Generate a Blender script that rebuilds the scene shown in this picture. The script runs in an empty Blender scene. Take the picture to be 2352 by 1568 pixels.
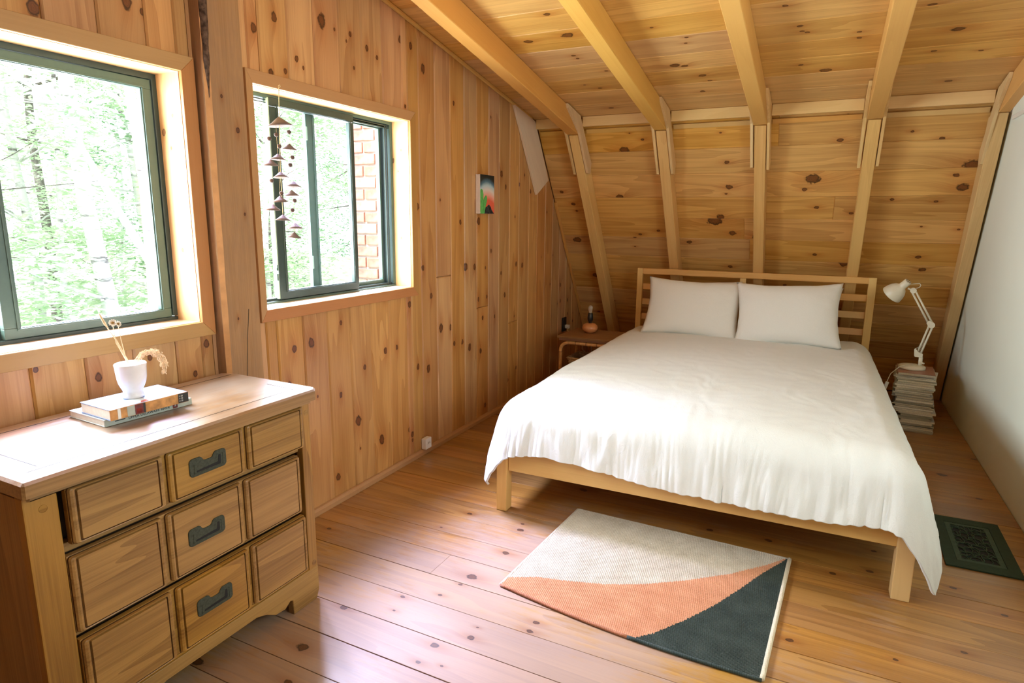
import bpy, bmesh, math, random
from mathutils import Vector, Matrix, noise

random.seed(11)
SC = bpy.context.scene
COL = SC.collection
PI = math.pi

# ------------------------------------------------------------------ camera
cam_d = bpy.data.cameras.new('camera')
cam = bpy.data.objects.new('camera', cam_d)
COL.objects.link(cam)
cam_d.sensor_width = 36.0
cam_d.lens = 1436.289 / 2352 * 36.0
cam_d.clip_start = 0.02
CAM = Vector((1.8819, 0.3445, 1.2766))
YAW, PITCH, ROLL = 0.45926, 0.19411, 0.00978
fw = Vector((-math.sin(YAW) * math.cos(PITCH), math.cos(YAW) * math.cos(PITCH), -math.sin(PITCH)))
rt = Vector((math.cos(YAW), math.sin(YAW), 0))
up = rt.cross(fw)
r2 = rt * math.cos(ROLL) + up * math.sin(ROLL)
u2 = -rt * math.sin(ROLL) + up * math.cos(ROLL)
cam.matrix_world = Matrix(((r2.x, u2.x, -fw.x, CAM.x), (r2.y, u2.y, -fw.y, CAM.y), (r2.z, u2.z, -fw.z, CAM.z), (0, 0, 0, 1)))
SC.camera = cam

# ------------------------------------------------------------------ view, sky, sun, daylight at the windows, added lamps
SC.view_settings.view_transform = 'Standard'
SC.view_settings.look = 'None'
SC.view_settings.gamma = 1.0
SC.view_settings.use_curve_mapping = False
SC.view_settings.exposure = 0.0
SC.cycles.use_denoising = True
SC.cycles.max_bounces = 14
SC.cycles.diffuse_bounces = 8
SC.cycles.glossy_bounces = 4
SC.cycles.transparent_max_bounces = 24
SC.cycles.sample_clamp_indirect = 8.0

world = bpy.data.worlds.new('world')
SC.world = world
world.use_nodes = True
bg = world.node_tree.nodes['Background']
bg.inputs['Color'].default_value = (0.93, 0.97, 1.0, 1)
bg.inputs['Strength'].default_value = 3.0

sun_d = bpy.data.lights.new('sun', 'SUN')
sun_d.energy = 12.0
sun_d.color = (1.0, 0.98, 0.94)
sun_d.angle = 0.02
sun = bpy.data.objects.new('sun', sun_d)
COL.objects.link(sun)
sun.rotation_euler = Vector((-0.02, 0.62, -0.78)).to_track_quat('-Z', 'Y').to_euler()

def area(name, loc, direction, sx, sy, power, color):
    d = bpy.data.lights.new(name, 'AREA')
    d.shape = 'RECTANGLE'
    d.size, d.size_y = sx, sy
    d.energy = power
    d.color = color
    o = bpy.data.objects.new(name, d)
    COL.objects.link(o)
    o.location = loc
    z = -Vector(direction).normalized()
    y = Vector((0, 0, 1))
    x = y.cross(z).normalized()
    y = z.cross(x)
    o.matrix_world = Matrix(((x.x, y.x, z.x, loc[0]), (x.y, y.y, z.y, loc[1]), (x.z, y.z, z.z, loc[2]), (0, 0, 0, 1)))
    return o

area('daylight_window_left', (-0.30, 1.285, 1.36), (1, 0, 0.28), 0.86, 0.8, 84, (0.84, 0.925, 1.0))
area('daylight_window_right', (-0.26, 2.50, 1.36), (1, 0, 0.28), 0.92, 0.8, 76, (0.84, 0.925, 1.0))

area('added_fill_right', (2.98, 1.70, 1.42), (-1, 0.1, -0.02), 1.25, 0.85, 29, (0.94, 0.98, 1.0))  # added fill lamp on the right, outside an unseen window
# lamp added high outside the windows as sky light, brightens the floor patch
area('added_sky_lamp', (-1.55, 3.05, 3.35), (1.45, -0.95, -2.0), 1.2, 1.2, 1700, (0.56, 0.58, 1.0))

# ------------------------------------------------------------------ materials
def mk(name):
    m = bpy.data.materials.new(name)
    m.use_nodes = True
    nt = m.node_tree
    return m, nt, nt.nodes['Principled BSDF']

class NT:
    """small helper for writing node trees"""
    def __init__(self, nt):
        self.nt = nt
    def n(self, typ, **kw):
        nd = self.nt.nodes.new(typ)
        for k, v in kw.items():
            setattr(nd, k, v)
        return nd
    def put(self, sock, v):
        if isinstance(v, bpy.types.NodeSocket):
            self.nt.links.new(v, sock)
        else:
            sock.default_value = v
    def m(self, op, a, b=0.0, c=None, clamp=False):
        nd = self.n('ShaderNodeMath', operation=op, use_clamp=clamp)
        self.put(nd.inputs[0], a)
        self.put(nd.inputs[1], b)
        if c is not None:
            self.put(nd.inputs[2], c)
        return nd.outputs[0]
    def v(self, op, a, b=(0, 0, 0)):
        nd = self.n('ShaderNodeVectorMath', operation=op)
        self.put(nd.inputs[0], a)
        self.put(nd.inputs[1], b)
        return nd.outputs['Value'] if op in ('LENGTH', 'DOT_PRODUCT') else nd.outputs[0]
    def comb(self, x, y, z):
        nd = self.n('ShaderNodeCombineXYZ')
        for i, q in enumerate((x, y, z)):
            self.put(nd.inputs[i], q)
        return nd.outputs[0]
    def sep(self, vec):
        nd = self.n('ShaderNodeSeparateXYZ')
        self.put(nd.inputs[0], vec)
        return nd.outputs
    def noise(self, vec, scale=1.0, detail=2.0, rough=0.5, dist=0.0):
        nd = self.n('ShaderNodeTexNoise')
        self.put(nd.inputs['Vector'], vec)
        nd.inputs['Scale'].default_value = scale
        nd.inputs['Detail'].default_value = detail
        nd.inputs['Roughness'].default_value = rough
        nd.inputs['Distortion'].default_value = dist
        return nd.outputs[0]
    def mapr(self, x, a, b, c=0.0, d=1.0, smooth=False):
        nd = self.n('ShaderNodeMapRange')
        if smooth:
            nd.interpolation_type = 'SMOOTHSTEP'
        self.put(nd.inputs[0], x)
        for i, q in enumerate((a, b, c, d)):
            self.put(nd.inputs[i + 1], q)
        return nd.outputs[0]
    def mix(self, f, a, b, blend='MIX'):
        nd = self.n('ShaderNodeMix', data_type='RGBA', blend_type=blend)
        self.put(nd.inputs[0], f)
        self.put(nd.inputs[6], a)
        self.put(nd.inputs[7], b)
        return nd.outputs[2]
    def ramp(self, f, stops):
        nd = self.n('ShaderNodeValToRGB')
        self.put(nd.inputs[0], f)
        e = nd.color_ramp.elements
        e[0].position, e[0].color = stops[0][0], (*stops[0][1], 1)
        e[1].position, e[1].color = stops[1][0], (*stops[1][1], 1)
        for p, c in stops[2:]:
            q = e.new(p)
            q.color = (*c, 1)
        return nd.outputs[0]
    def bump(self, h, strength=0.2, dist=0.002):
        nd = self.n('ShaderNodeBump')
        nd.inputs['Strength'].default_value = strength
        nd.inputs['Distance'].default_value = dist
        self.put(nd.inputs['Height'], h)
        return nd.outputs[0]

def c4(c):
    return (c[0], c[1], c[2], 1.0)

def wood(name, light, dark, knots=True, rough=0.45, vary=0.16, hue=0.012, bands=7.0, contrast=0.75, fine=0.35,
         spec=0.35, wear=None, coat=0.0, coat_ior=1.5, coat_rough=0.3, worn_sheen=None, wear_col=(0.42, 0.34, 0.28)):
    """pine: long axis of the object is local X; knots come from the object's own k0..k3 properties (u, v, radius)"""
    m, nt, bs = mk(name)
    t = NT(nt)
    P = t.n('ShaderNodeTexCoord').outputs['Object']
    rnd = t.n('ShaderNodeObjectInfo').outputs['Random']
    s = t.sep(P)
    u, v, w = s[0], s[1], s[2]
    off = t.comb(t.m('MULTIPLY', rnd, 37.0), t.m('MULTIPLY', rnd, 91.0), t.m('MULTIPLY', rnd, 53.0))
    warp, mask, halo, ring = 0.0, 0.0, 0.0, 0.0
    if knots:
        wob = t.noise(t.v('ADD', t.v('SCALE', P, (0, 0, 0)) if False else P, off), 55.0, 2.0)
        for i in range(4):
            at = t.n('ShaderNodeAttribute', attribute_type='OBJECT', attribute_name='k%d' % i)
            a = t.sep(at.outputs['Vector'])
            r = t.m('MAXIMUM', a[2], 0.0001)
            du = t.m('MULTIPLY', t.m('SUBTRACT', u, a[0]), 0.72)
            dv = t.m('SUBTRACT', v, a[1])
            d = t.m('DIVIDE', t.m('SQRT', t.m('ADD', t.m('MULTIPLY', du, du), t.m('MULTIPLY', dv, dv))), r)
            d = t.m('ADD', d, t.m('MULTIPLY', t.m('SUBTRACT', wob, 0.5), 1.0))
            mask = t.m('MAXIMUM', mask, t.mapr(d, 0.72, 1.08, 1.0, 0.0, True))
            ring = t.m('MAXIMUM', ring, t.m('MULTIPLY', t.mapr(d, 0.45, 0.78, 1.0, 0.0, True), t.mapr(t.m('FRACT', t.m('MULTIPLY', d, 3.2)), 0.0, 1.0, 0.55, 1.0)))
            # halo and bent grain reach further along the grain
            dl = t.m('MULTIPLY', t.m('SUBTRACT', u, a[0]), 0.38)
            d2 = t.m('DIVIDE', t.m('SQRT', t.m('ADD', t.m('MULTIPLY', dl, dl), t.m('MULTIPLY', dv, dv))), r)
            g = t.m('POWER', 2.718, t.m('MULTIPLY', t.m('MULTIPLY', d2, d2), -0.28))
            halo = t.m('MAXIMUM', halo, g)
            warp = t.m('ADD', warp, t.m('MULTIPLY', g, r))
    vv = t.m('ADD', v, t.m('MULTIPLY', warp, 1.6)) if knots else v
    q = t.comb(t.m('MULTIPLY', u, 0.55), t.m('MULTIPLY', vv, 7.0), t.m('MULTIPLY', w, 7.0))
    broad = t.noise(t.v('ADD', q, off), 1.0, 2.0, 0.45, 0.25)
    band = t.m('FRACT', t.m('MULTIPLY', broad, bands))
    band = t.mapr(band, 0.0, 0.85, 0.0, 1.0)
    q2 = t.comb(t.m('MULTIPLY', u, 3.0), t.m('MULTIPLY', vv, 170.0), t.m('MULTIPLY', w, 170.0))
    fin = t.noise(t.v('ADD', q2, off), 1.0, 3.0, 0.6)
    blot = t.noise(t.v('ADD', t.comb(t.m('MULTIPLY', u, 2.2), t.m('MULTIPLY', v, 6.0), w), off), 1.0, 2.0)
    f = t.m('ADD', t.m('MULTIPLY', band, contrast * 0.55), t.m('MULTIPLY', t.m('SUBTRACT', fin, 0.5), fine * 2.0))
    f = t.m('ADD', f, t.m('MULTIPLY', t.m('SUBTRACT', blot, 0.5), 0.9), clamp=True)
    col = t.mix(f, c4(light), c4(dark))
    # plank to plank variation
    hs = t.n('ShaderNodeHueSaturation')
    rn2 = t.m('FRACT', t.m('MULTIPLY', rnd, 17.31))
    rn3 = t.m('FRACT', t.m('MULTIPLY', rnd, 7.77))
    t.put(hs.inputs['Hue'], t.mapr(rn2, 0, 1, 0.5 - hue, 0.5 + hue))
    t.put(hs.inputs['Saturation'], t.mapr(rn3, 0, 1, 0.92, 1.08))
    t.put(hs.inputs['Value'], t.mapr(rnd, 0, 1, 1 - vary, 1 + vary * 0.7))
    t.put(hs.inputs['Color'], col)
    col = hs.outputs[0]
    roughv = rough
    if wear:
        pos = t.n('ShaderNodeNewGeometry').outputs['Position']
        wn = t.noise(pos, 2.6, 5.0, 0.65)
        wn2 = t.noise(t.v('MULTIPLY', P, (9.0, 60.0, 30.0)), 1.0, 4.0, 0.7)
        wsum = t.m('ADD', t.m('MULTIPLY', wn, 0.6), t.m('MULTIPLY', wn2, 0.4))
        if worn_sheen:
            # real scuffs, with the window's pale sheen painted in over this zone
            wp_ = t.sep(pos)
            ex = t.m('DIVIDE', t.m('SUBTRACT', wp_[0], worn_sheen[0]), worn_sheen[2])
            ey = t.m('DIVIDE', t.m('SUBTRACT', wp_[1], worn_sheen[1]), worn_sheen[3])
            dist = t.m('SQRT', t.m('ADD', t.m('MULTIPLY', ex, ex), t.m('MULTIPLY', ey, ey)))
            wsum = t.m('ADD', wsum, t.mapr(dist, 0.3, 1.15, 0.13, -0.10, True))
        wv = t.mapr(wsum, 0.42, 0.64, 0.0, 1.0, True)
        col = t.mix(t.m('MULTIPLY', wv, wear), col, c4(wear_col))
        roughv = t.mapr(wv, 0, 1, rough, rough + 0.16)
    if knots:
        hcol = t.mix(1.0, col, (0.80, 0.62, 0.50, 1), 'MULTIPLY')
        col = t.mix(t.m('MULTIPLY', halo, 0.9), col, hcol)
        kcol = t.mix(ring, (dark[0] * 0.10, dark[1] * 0.075, dark[2] * 0.08, 1), (dark[0] * 0.50, dark[1] * 0.36, dark[2] * 0.34, 1))
        col = t.mix(t.m('MULTIPLY', mask, 0.93), col, kcol)
    t.put(bs.inputs['Base Color'], col)
    t.put(bs.inputs['Roughness'], roughv)
    bs.inputs['Specular IOR Level'].default_value = spec
    bs.inputs['Coat Weight'].default_value = coat
    bs.inputs['Coat Roughness'].default_value = coat_rough
    bs.inputs['Coat IOR'].default_value = coat_ior
    t.put(bs.inputs['Normal'], t.bump(t.m('SUBTRACT', fin, t.m('MULTIPLY', mask, 0.8) if knots else 0.0), 0.12, 0.002))
    return m

def plain(name, col, rough=0.5, spec=0.4, metal=0.0, noise_amt=0.06, nscale=60.0, bump=0.0, sheen=0.0, sss=0.0, trans=0.0):
    m, nt, bs = mk(name)
    t = NT(nt)
    P = t.n('ShaderNodeTexCoord').outputs['Object']
    nz = t.noise(P, nscale, 3.0)
    f = t.mapr(nz, 0.3, 0.7, 1 - noise_amt, 1 + noise_amt)
    hs = t.n('ShaderNodeHueSaturation')
    hs.inputs['Color'].default_value = c4(col)
    t.put(hs.inputs['Value'], f)
    t.put(bs.inputs['Base Color'], hs.outputs[0])
    bs.inputs['Roughness'].default_value = rough
    bs.inputs['Specular IOR Level'].default_value = spec
    bs.inputs['Metallic'].default_value = metal
    if sheen:
        bs.inputs['Sheen Weight'].default_value = sheen
    if trans:
        bs.inputs['Transmission Weight'].default_value = trans
    if bump:
        t.put(bs.inputs['Normal'], t.bump(nz, bump, 0.003))
    return m

M = {}
M['wall_pine'] = wood('wall_pine', (0.58, 0.305, 0.110), (0.36, 0.150, 0.043), vary=0.12, hue=0.005, rough=0.42, bands=6.0, contrast=0.9, fine=0.5)
M['ceiling_pine'] = wood('ceiling_pine', (0.70, 0.40, 0.122), (0.44, 0.205, 0.046), vary=0.10, hue=0.003, rough=0.42, bands=7.0, contrast=0.8, fine=0.5)
M['slope_pine'] = wood('slope_pine', (0.72, 0.41, 0.122), (0.42, 0.19, 0.040), vary=0.12, hue=0.003, rough=0.42, bands=8.0, contrast=0.85, fine=0.5)
M['floor_pine'] = wood('floor_pine', (0.41, 0.205, 0.052), (0.22, 0.092, 0.019), vary=0.14, hue=0.006, rough=0.36, bands=8.0, contrast=1.0, fine=0.5, spec=0.5, wear=0.55, worn_sheen=(0.95, 1.75, 1.0, 1.25), wear_col=(0.37, 0.28, 0.235), coat=0.5, coat_ior=1.55, coat_rough=0.26)  # grey wear tone also paints the cool window sheen into the boards
M['rafter'] = wood('rafter', (0.68, 0.39, 0.120), (0.54, 0.27, 0.070), knots=False, vary=0.05, rough=0.5, contrast=0.3, fine=0.25)
M['stud'] = wood('stud', (0.76, 0.49, 0.20), (0.55, 0.30, 0.10), knots=False, hue=0.005, vary=0.08, rough=0.55, contrast=0.5, fine=0.45)
M['gusset'] = wood('gusset', (0.76, 0.52, 0.25), (0.54, 0.33, 0.13), knots=True, hue=0.005, vary=0.10, rough=0.6, contrast=0.6, fine=0.5)
M['pale_board'] = wood('pale_board', (0.74, 0.57, 0.36), (0.60, 0.43, 0.25), knots=True, vary=0.04, rough=0.6, contrast=0.3)
M['strip'] = wood('strip', (0.80, 0.55, 0.23), (0.66, 0.40, 0.13), knots=False, hue=0.004, vary=0.05, rough=0.5, contrast=0.4)
M['post_wood'] = wood('post_wood', (0.38, 0.21, 0.105), (0.255, 0.128, 0.056), vary=0.03, rough=0.7, contrast=0.45, fine=0.9, wear=0.6, wear_col=(0.27, 0.16, 0.09))
M['casing'] = wood('casing', (0.46, 0.232, 0.085), (0.36, 0.155, 0.048), knots=False, vary=0.05, rough=0.45, contrast=0.3)
M['sill'] = wood('sill', (0.80, 0.62, 0.42), (0.68, 0.49, 0.31), vary=0.03, rough=0.35, contrast=0.35, coat=1.0, coat_rough=0.3)
M['jamb'] = wood('jamb', (0.80, 0.53, 0.25), (0.68, 0.40, 0.16), vary=0.05, rough=0.4, contrast=0.35)
M['bed_pine'] = wood('bed_pine', (0.78, 0.49, 0.19), (0.64, 0.35, 0.105), vary=0.06, rough=0.45, contrast=0.45)
M['dresser'] = wood('dresser', (0.38, 0.198, 0.047), (0.165, 0.072, 0.014), knots=False, hue=0.003, vary=0.05, rough=0.40, contrast=0.95, fine=0.7, bands=5.0, spec=0.45)
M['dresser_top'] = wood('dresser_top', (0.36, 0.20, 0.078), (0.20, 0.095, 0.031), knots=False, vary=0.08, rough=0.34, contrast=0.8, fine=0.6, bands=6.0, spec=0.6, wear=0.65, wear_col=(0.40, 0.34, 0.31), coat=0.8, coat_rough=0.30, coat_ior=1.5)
M['dresser_groove'] = plain('dresser_groove', (0.12, 0.055, 0.018), 0.5)
M['dresser_dark'] = plain('dresser_dark', (0.06, 0.035, 0.018), 0.7)
M['walnut'] = wood('walnut', (0.30, 0.14, 0.055), (0.17, 0.07, 0.025), knots=False, vary=0.05, rough=0.45)
M['cane'] = plain('cane', (0.62, 0.33, 0.12), 0.35, 0.5, noise_amt=0.22, nscale=40)
M['bark'] = plain('bark', (0.10, 0.06, 0.04), 0.9, 0.1, noise_amt=0.6, nscale=70, bump=0.8)
M['wane'] = plain('wane', (0.52, 0.26, 0.10), 0.6, 0.3, noise_amt=0.15, nscale=25)
M['black_iron'] = plain('black_iron', (0.055, 0.060, 0.042), 0.7, 0.2, noise_amt=0.25, nscale=200)
M['slot_black'] = plain('slot_black', (0.008, 0.008, 0.007), 0.7)
M['window_metal'] = plain('window_metal', (0.070, 0.120, 0.098), 0.42, 0.5, noise_amt=0.04)
M['window_metal_dark'] = plain('window_metal_dark', (0.026, 0.046, 0.040), 0.45, 0.5, noise_amt=0.04)
M['window_metal_pale'] = plain('window_metal_pale', (0.42, 0.56, 0.46), 0.45, 0.5, noise_amt=0.03)
M['white_wall'] = plain('white_wall', (0.78, 0.82, 0.73), 0.6, 0.3, noise_amt=0.015, nscale=3, bump=0.03)
M['white_plastic'] = plain('white_plastic', (0.82, 0.80, 0.74), 0.35, 0.5, noise_amt=0.02)
M['black_plastic'] = plain('black_plastic', (0.012, 0.012, 0.012), 0.4, 0.5)
M['lamp_white'] = plain('lamp_white', (0.82, 0.78, 0.62), 0.32, 0.5, noise_amt=0.02)
M['egg_wood'] = plain('egg_wood', (0.60, 0.26, 0.10), 0.28, 0.55, noise_amt=0.12, nscale=18)
M['bulb'] = plain('bulb', (0.9, 0.88, 0.8), 0.08, 0.6, noise_amt=0.0, trans=0.7)
M['cord'] = plain('cord', (0.75, 0.72, 0.60), 0.5, 0.3)
M['string'] = plain('string', (0.78, 0.62, 0.35), 0.8, 0.1, noise_amt=0.15, nscale=300)
M['clay'] = plain('clay', (0.20, 0.145, 0.13), 0.75, 0.2, noise_amt=0.12, nscale=50)
M['clay_bead'] = plain('clay_bead', (0.13, 0.085, 0.07), 0.75, 0.2, noise_amt=0.2, nscale=120)
M['ceramic'] = plain('ceramic', (0.80, 0.78, 0.80), 0.22, 0.55, noise_amt=0.03, nscale=40, bump=0.25)
M['straw'] = plain('straw', (0.78, 0.60, 0.36), 0.7, 0.2, noise_amt=0.15, nscale=100)
M['plume'] = plain('plume', (0.84, 0.66, 0.45), 0.9, 0.1, noise_amt=0.2, nscale=200)
M['petal'] = plain('petal', (0.82, 0.76, 0.66), 0.8, 0.1, noise_amt=0.08)
M['flower_eye'] = plain('flower_eye', (0.30, 0.17, 0.05), 0.9, 0.1, noise_amt=0.2)
M['basket'] = plain('basket', (0.50, 0.36, 0.20), 0.8, 0.2, noise_amt=0.35, nscale=150, bump=0.6)
M['vent_green'] = plain('vent_green', (0.024, 0.044, 0.022), 0.6, 0.2, noise_amt=0.15, nscale=80)
M['vent_fret'] = plain('vent_fret', (0.050, 0.080, 0.050), 0.6, 0.2, noise_amt=0.15, nscale=80)
M['paper'] = plain('paper', (0.78, 0.76, 0.68), 0.8, 0.2, noise_amt=0.05, nscale=120)
M['canvas_side'] = plain('canvas_side', (0.76, 0.66, 0.58), 0.8, 0.1, noise_amt=0.04)
M['cactus_paint'] = plain('cactus_paint', (0.12, 0.42, 0.10), 0.7, 0.2, noise_amt=0.25, nscale=40)
M['rock_paint'] = plain('rock_paint', (0.035, 0.035, 0.033), 0.7, 0.2, noise_amt=0.9, nscale=45)
M['cover_blue'] = plain('cover_blue', (0.26, 0.36, 0.62), 0.3, 0.5, noise_amt=0.1, nscale=9)
M['cover_pale'] = plain('cover_pale', (0.66, 0.74, 0.78), 0.3, 0.5, noise_amt=0.05)
M['spine_grey'] = plain('spine_grey', (0.42, 0.46, 0.40), 0.35, 0.5, noise_amt=0.05)
M['ink'] = plain('ink', (0.03, 0.03, 0.03), 0.6, 0.2)
M['spine_black'] = plain('spine_black', (0.02, 0.022, 0.024), 0.35, 0.5)
M['spine_maroon'] = plain('spine_maroon', (0.16, 0.03, 0.03), 0.4, 0.4, noise_amt=0.3, nscale=90)
M['spine_red'] = plain('spine_red', (0.55, 0.07, 0.04), 0.4, 0.4, noise_amt=0.3, nscale=90)
M['spine_ochre'] = plain('spine_ochre', (0.55, 0.27, 0.09), 0.4, 0.4, noise_amt=0.3, nscale=60)
M['white_print'] = plain('white_print', (0.8, 0.8, 0.78), 0.5, 0.3, noise_amt=0.0)
M['brick'] = plain('brick', (0.40, 0.19, 0.14), 0.9, 0.15, noise_amt=0.35, nscale=25, bump=0.4)
M['brick_pale'] = plain('brick_pale', (0.44, 0.25, 0.19), 0.9, 0.15, noise_amt=0.35, nscale=25, bump=0.4)
M['mortar'] = plain('mortar', (0.62, 0.58, 0.55), 0.95, 0.1, noise_amt=0.1, nscale=40)
M['dark_bark'] = plain('dark_bark', (0.18, 0.16, 0.15), 0.95, 0.1, noise_amt=0.4, nscale=20)
M['ground'] = plain('ground', (0.30, 0.34, 0.24), 0.95, 0.1, noise_amt=0.5, nscale=2)
M['siding'] = plain('siding', (0.35, 0.22, 0.12), 0.8, 0.2, noise_amt=0.1, nscale=10)
M['rubber'] = plain('rubber', (0.02, 0.02, 0.02), 0.8, 0.2)

def linen(name, col, wr=1.0):
    m, nt, bs = mk(name)
    t = NT(nt)
    P = t.n('ShaderNodeTexCoord').outputs['Object']
    weave = t.noise(t.v('MULTIPLY', P, (900, 260, 600)), 1.0, 2.0)
    crease = t.noise(t.v('MULTIPLY', P, (1.5, 0.8, 1.0)), 26.0, 6.0, 0.66, 1.5)
    t.put(bs.inputs['Base Color'], t.mix(t.mapr(weave, 0.35, 0.7), c4([x * 0.95 for x in col]), c4(col)))
    bs.inputs['Roughness'].default_value = 0.9
    bs.inputs['Specular IOR Level'].default_value = 0.15
    bs.inputs['Sheen Weight'].default_value = 0.25
    h = t.m('ADD', t.m('MULTIPLY', t.m('ABSOLUTE', t.m('SUBTRACT', crease, 0.5)), 1.6 * wr), t.m('MULTIPLY', weave, 0.06))
    t.put(bs.inputs['Normal'], t.bump(h, 0.32, 0.006))
    return m
M['linen'] = linen('linen', (0.715, 0.725, 0.69))
M['pillow_linen'] = linen('pillow_linen', (0.80, 0.79, 0.74), 0.6)

def glass_mat():
    m = bpy.data.materials.new('window_glass')
    m.use_nodes = True
    nt = m.node_tree
    nt.nodes.clear()
    t = NT(nt)
    out = t.n('ShaderNodeOutputMaterial')
    tr = t.n('ShaderNodeBsdfTransparent')
    tr.inputs[0].default_value = (0.95, 0.97, 0.96, 1)
    gl = t.n('ShaderNodeBsdfGlossy')
    gl.inputs['Roughness'].default_value = 0.02
    lw = t.n('ShaderNodeLayerWeight')
    lw.inputs[0].default_value = 0.5
    fac = t.m('ADD', t.m('MULTIPLY', t.m('POWER', lw.outputs['Facing'], 5.0), 0.7), 0.03, clamp=True)
    mx = t.n('ShaderNodeMixShader')
    nt.links.new(fac, mx.inputs[0])
    nt.links.new(tr.outputs[0], mx.inputs[1])
    nt.links.new(gl.outputs[0], mx.inputs[2])
    nt.links.new(mx.outputs[0], out.inputs[0])
    return m
M['glass'] = glass_mat()

def leaf_mat(name, a, b):
    m, nt, bs = mk(name)
    t = NT(nt)
    P = t.n('ShaderNodeTexCoord').outputs['Object']
    nz = t.noise(P, 5.0, 2.0)
    col = t.mix(t.mapr(nz, 0.35, 0.65), c4(a), c4(b))
    tl = t.n('ShaderNodeBsdfTranslucent')
    t.put(tl.inputs[0], col)
    t.put(bs.inputs['Base Color'], col)
    bs.inputs['Roughness'].default_value = 0.5
    mx = t.n('ShaderNodeMixShader')
    mx.inputs[0].default_value = 0.5
    nt.links.new(bs.outputs[0], mx.inputs[1])
    nt.links.new(tl.outputs[0], mx.inputs[2])
    nt.links.new(mx.outputs[0], nt.nodes['Material Output'].inputs[0])
    return m
M['leaf'] = leaf_mat('leaf', (0.46, 0.64, 0.40), (0.66, 0.74, 0.58))
M['leaf_dark'] = leaf_mat('leaf_dark', (0.20, 0.40, 0.22), (0.40, 0.58, 0.36))

def birch_mat():
    m, nt, bs = mk('birch_bark')
    t = NT(nt)
    P = t.n('ShaderNodeTexCoord').outputs['Object']
    nz = t.noise(t.v('MULTIPLY', P, (3, 3, 14)), 1.0, 4.0, 0.7)
    t.put(bs.inputs['Base Color'], t.mix(t.mapr(nz, 0.56, 0.66), (0.62, 0.62, 0.62, 1), (0.12, 0.11, 0.11, 1)))
    bs.inputs['Roughness'].default_value = 0.9
    return m
M['birch'] = birch_mat()

# ------------------------------------------------------------------ geometry helpers
WM = {}

def obj(name, bm, mat, parent=None, Mx=None, smooth=False, kind=None, label=None):
    """one mesh object from a bmesh; Mx is its WORLD matrix"""
    if isinstance(bm, bpy.types.Mesh):
        me = bm
    else:
        me = bpy.data.meshes.new(name)
        bmesh.ops.recalc_face_normals(bm, faces=bm.faces)
        if smooth:
            for f in bm.faces:
                f.smooth = True
        bm.to_mesh(me)
        bm.free()
        if mat is not None:
            for mm in (mat if isinstance(mat, (list, tuple)) else [mat]):
                me.materials.append(mm)
    o = bpy.data.objects.new(name, me)
    COL.objects.link(o)
    Mx = Mx or Matrix.Identity(4)
    WM[o] = Mx.copy()
    if parent is not None:
        o.parent = parent
        o.matrix_basis = WM[parent].inverted() @ Mx
    else:
        o.matrix_basis = Mx
    if kind:
        o['kind'] = kind
    if label:
        o['label'] = label
    return o

def thing(name, label, cat, loc=(0, 0, 0), rotz=0.0, group=None, kind=None):
    o = bpy.data.objects.new(name, None)
    o.empty_display_size = 0.05
    COL.objects.link(o)
    Mx = Matrix.Translation(Vector(loc)) @ Matrix.Rotation(rotz, 4, 'Z')
    o.matrix_basis = Mx
    WM[o] = Mx
    tag(o, label, cat, group, kind)
    return o

def tag(o, label=None, cat=None, group=None, kind=None):
    if label:
        o['label'] = label
    if cat:
        o['category'] = cat
    if group:
        o['group'] = group
    if kind:
        o['kind'] = kind
    return o

def frame(O, U, V):
    U = Vector(U).normalized()
    V = Vector(V).normalized()
    N = U.cross(V)
    return Matrix(((U.x, V.x, N.x, O[0]), (U.y, V.y, N.y, O[1]), (U.z, V.z, N.z, O[2]), (0, 0, 0, 1)))

def inset_poly(pts, d):
    n = len(pts)
    out = []
    area2 = sum(pts[i][0] * pts[(i + 1) % n][1] - pts[(i + 1) % n][0] * pts[i][1] for i in range(n))
    sgn = 1 if area2 > 0 else -1
    for i in range(n):
        p0, p1, p2 = Vector(pts[i - 1]), Vector(pts[i]), Vector(pts[(i + 1) % n])
        e1 = (p1 - p0)
        e2 = (p2 - p1)
        if e1.length < 1e-9 or e2.length < 1e-9:
            out.append(p1.copy())
            continue
        e1.normalize()
        e2.normalize()
        n1 = Vector((-e1.y, e1.x)) * sgn
        n2 = Vector((-e2.y, e2.x)) * sgn
        k = 1 + n1.dot(n2)
        out.append(p1 + (n1 + n2) * (d / max(k, 0.3)))
    return out

def add_prism(bm, outline, z0, z1, ch=0.0, Mx=None):
    """extruded outline, chamfered at its z1 side"""
    Mx = Mx or Matrix.Identity(4)
    rings = [[Vector((p[0], p[1], z0)) for p in outline]]
    if ch > 0:
        s = ch if z1 > z0 else -ch
        rings.append([Vector((p[0], p[1], z1 - s)) for p in outline])
        rings.append([Vector((p[0], p[1], z1)) for p in inset_poly(outline, ch)])
    else:
        rings.append([Vector((p[0], p[1], z1)) for p in outline])
    vs = [[bm.verts.new(Mx @ v) for v in r] for r in rings]
    n = len(outline)
    for a, b in zip(vs, vs[1:]):
        for i in range(n):
            bm.faces.new((a[i], a[(i + 1) % n], b[(i + 1) % n], b[i]))
    bm.faces.new(list(reversed(vs[0])))
    bm.faces.new(vs[-1])

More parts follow.
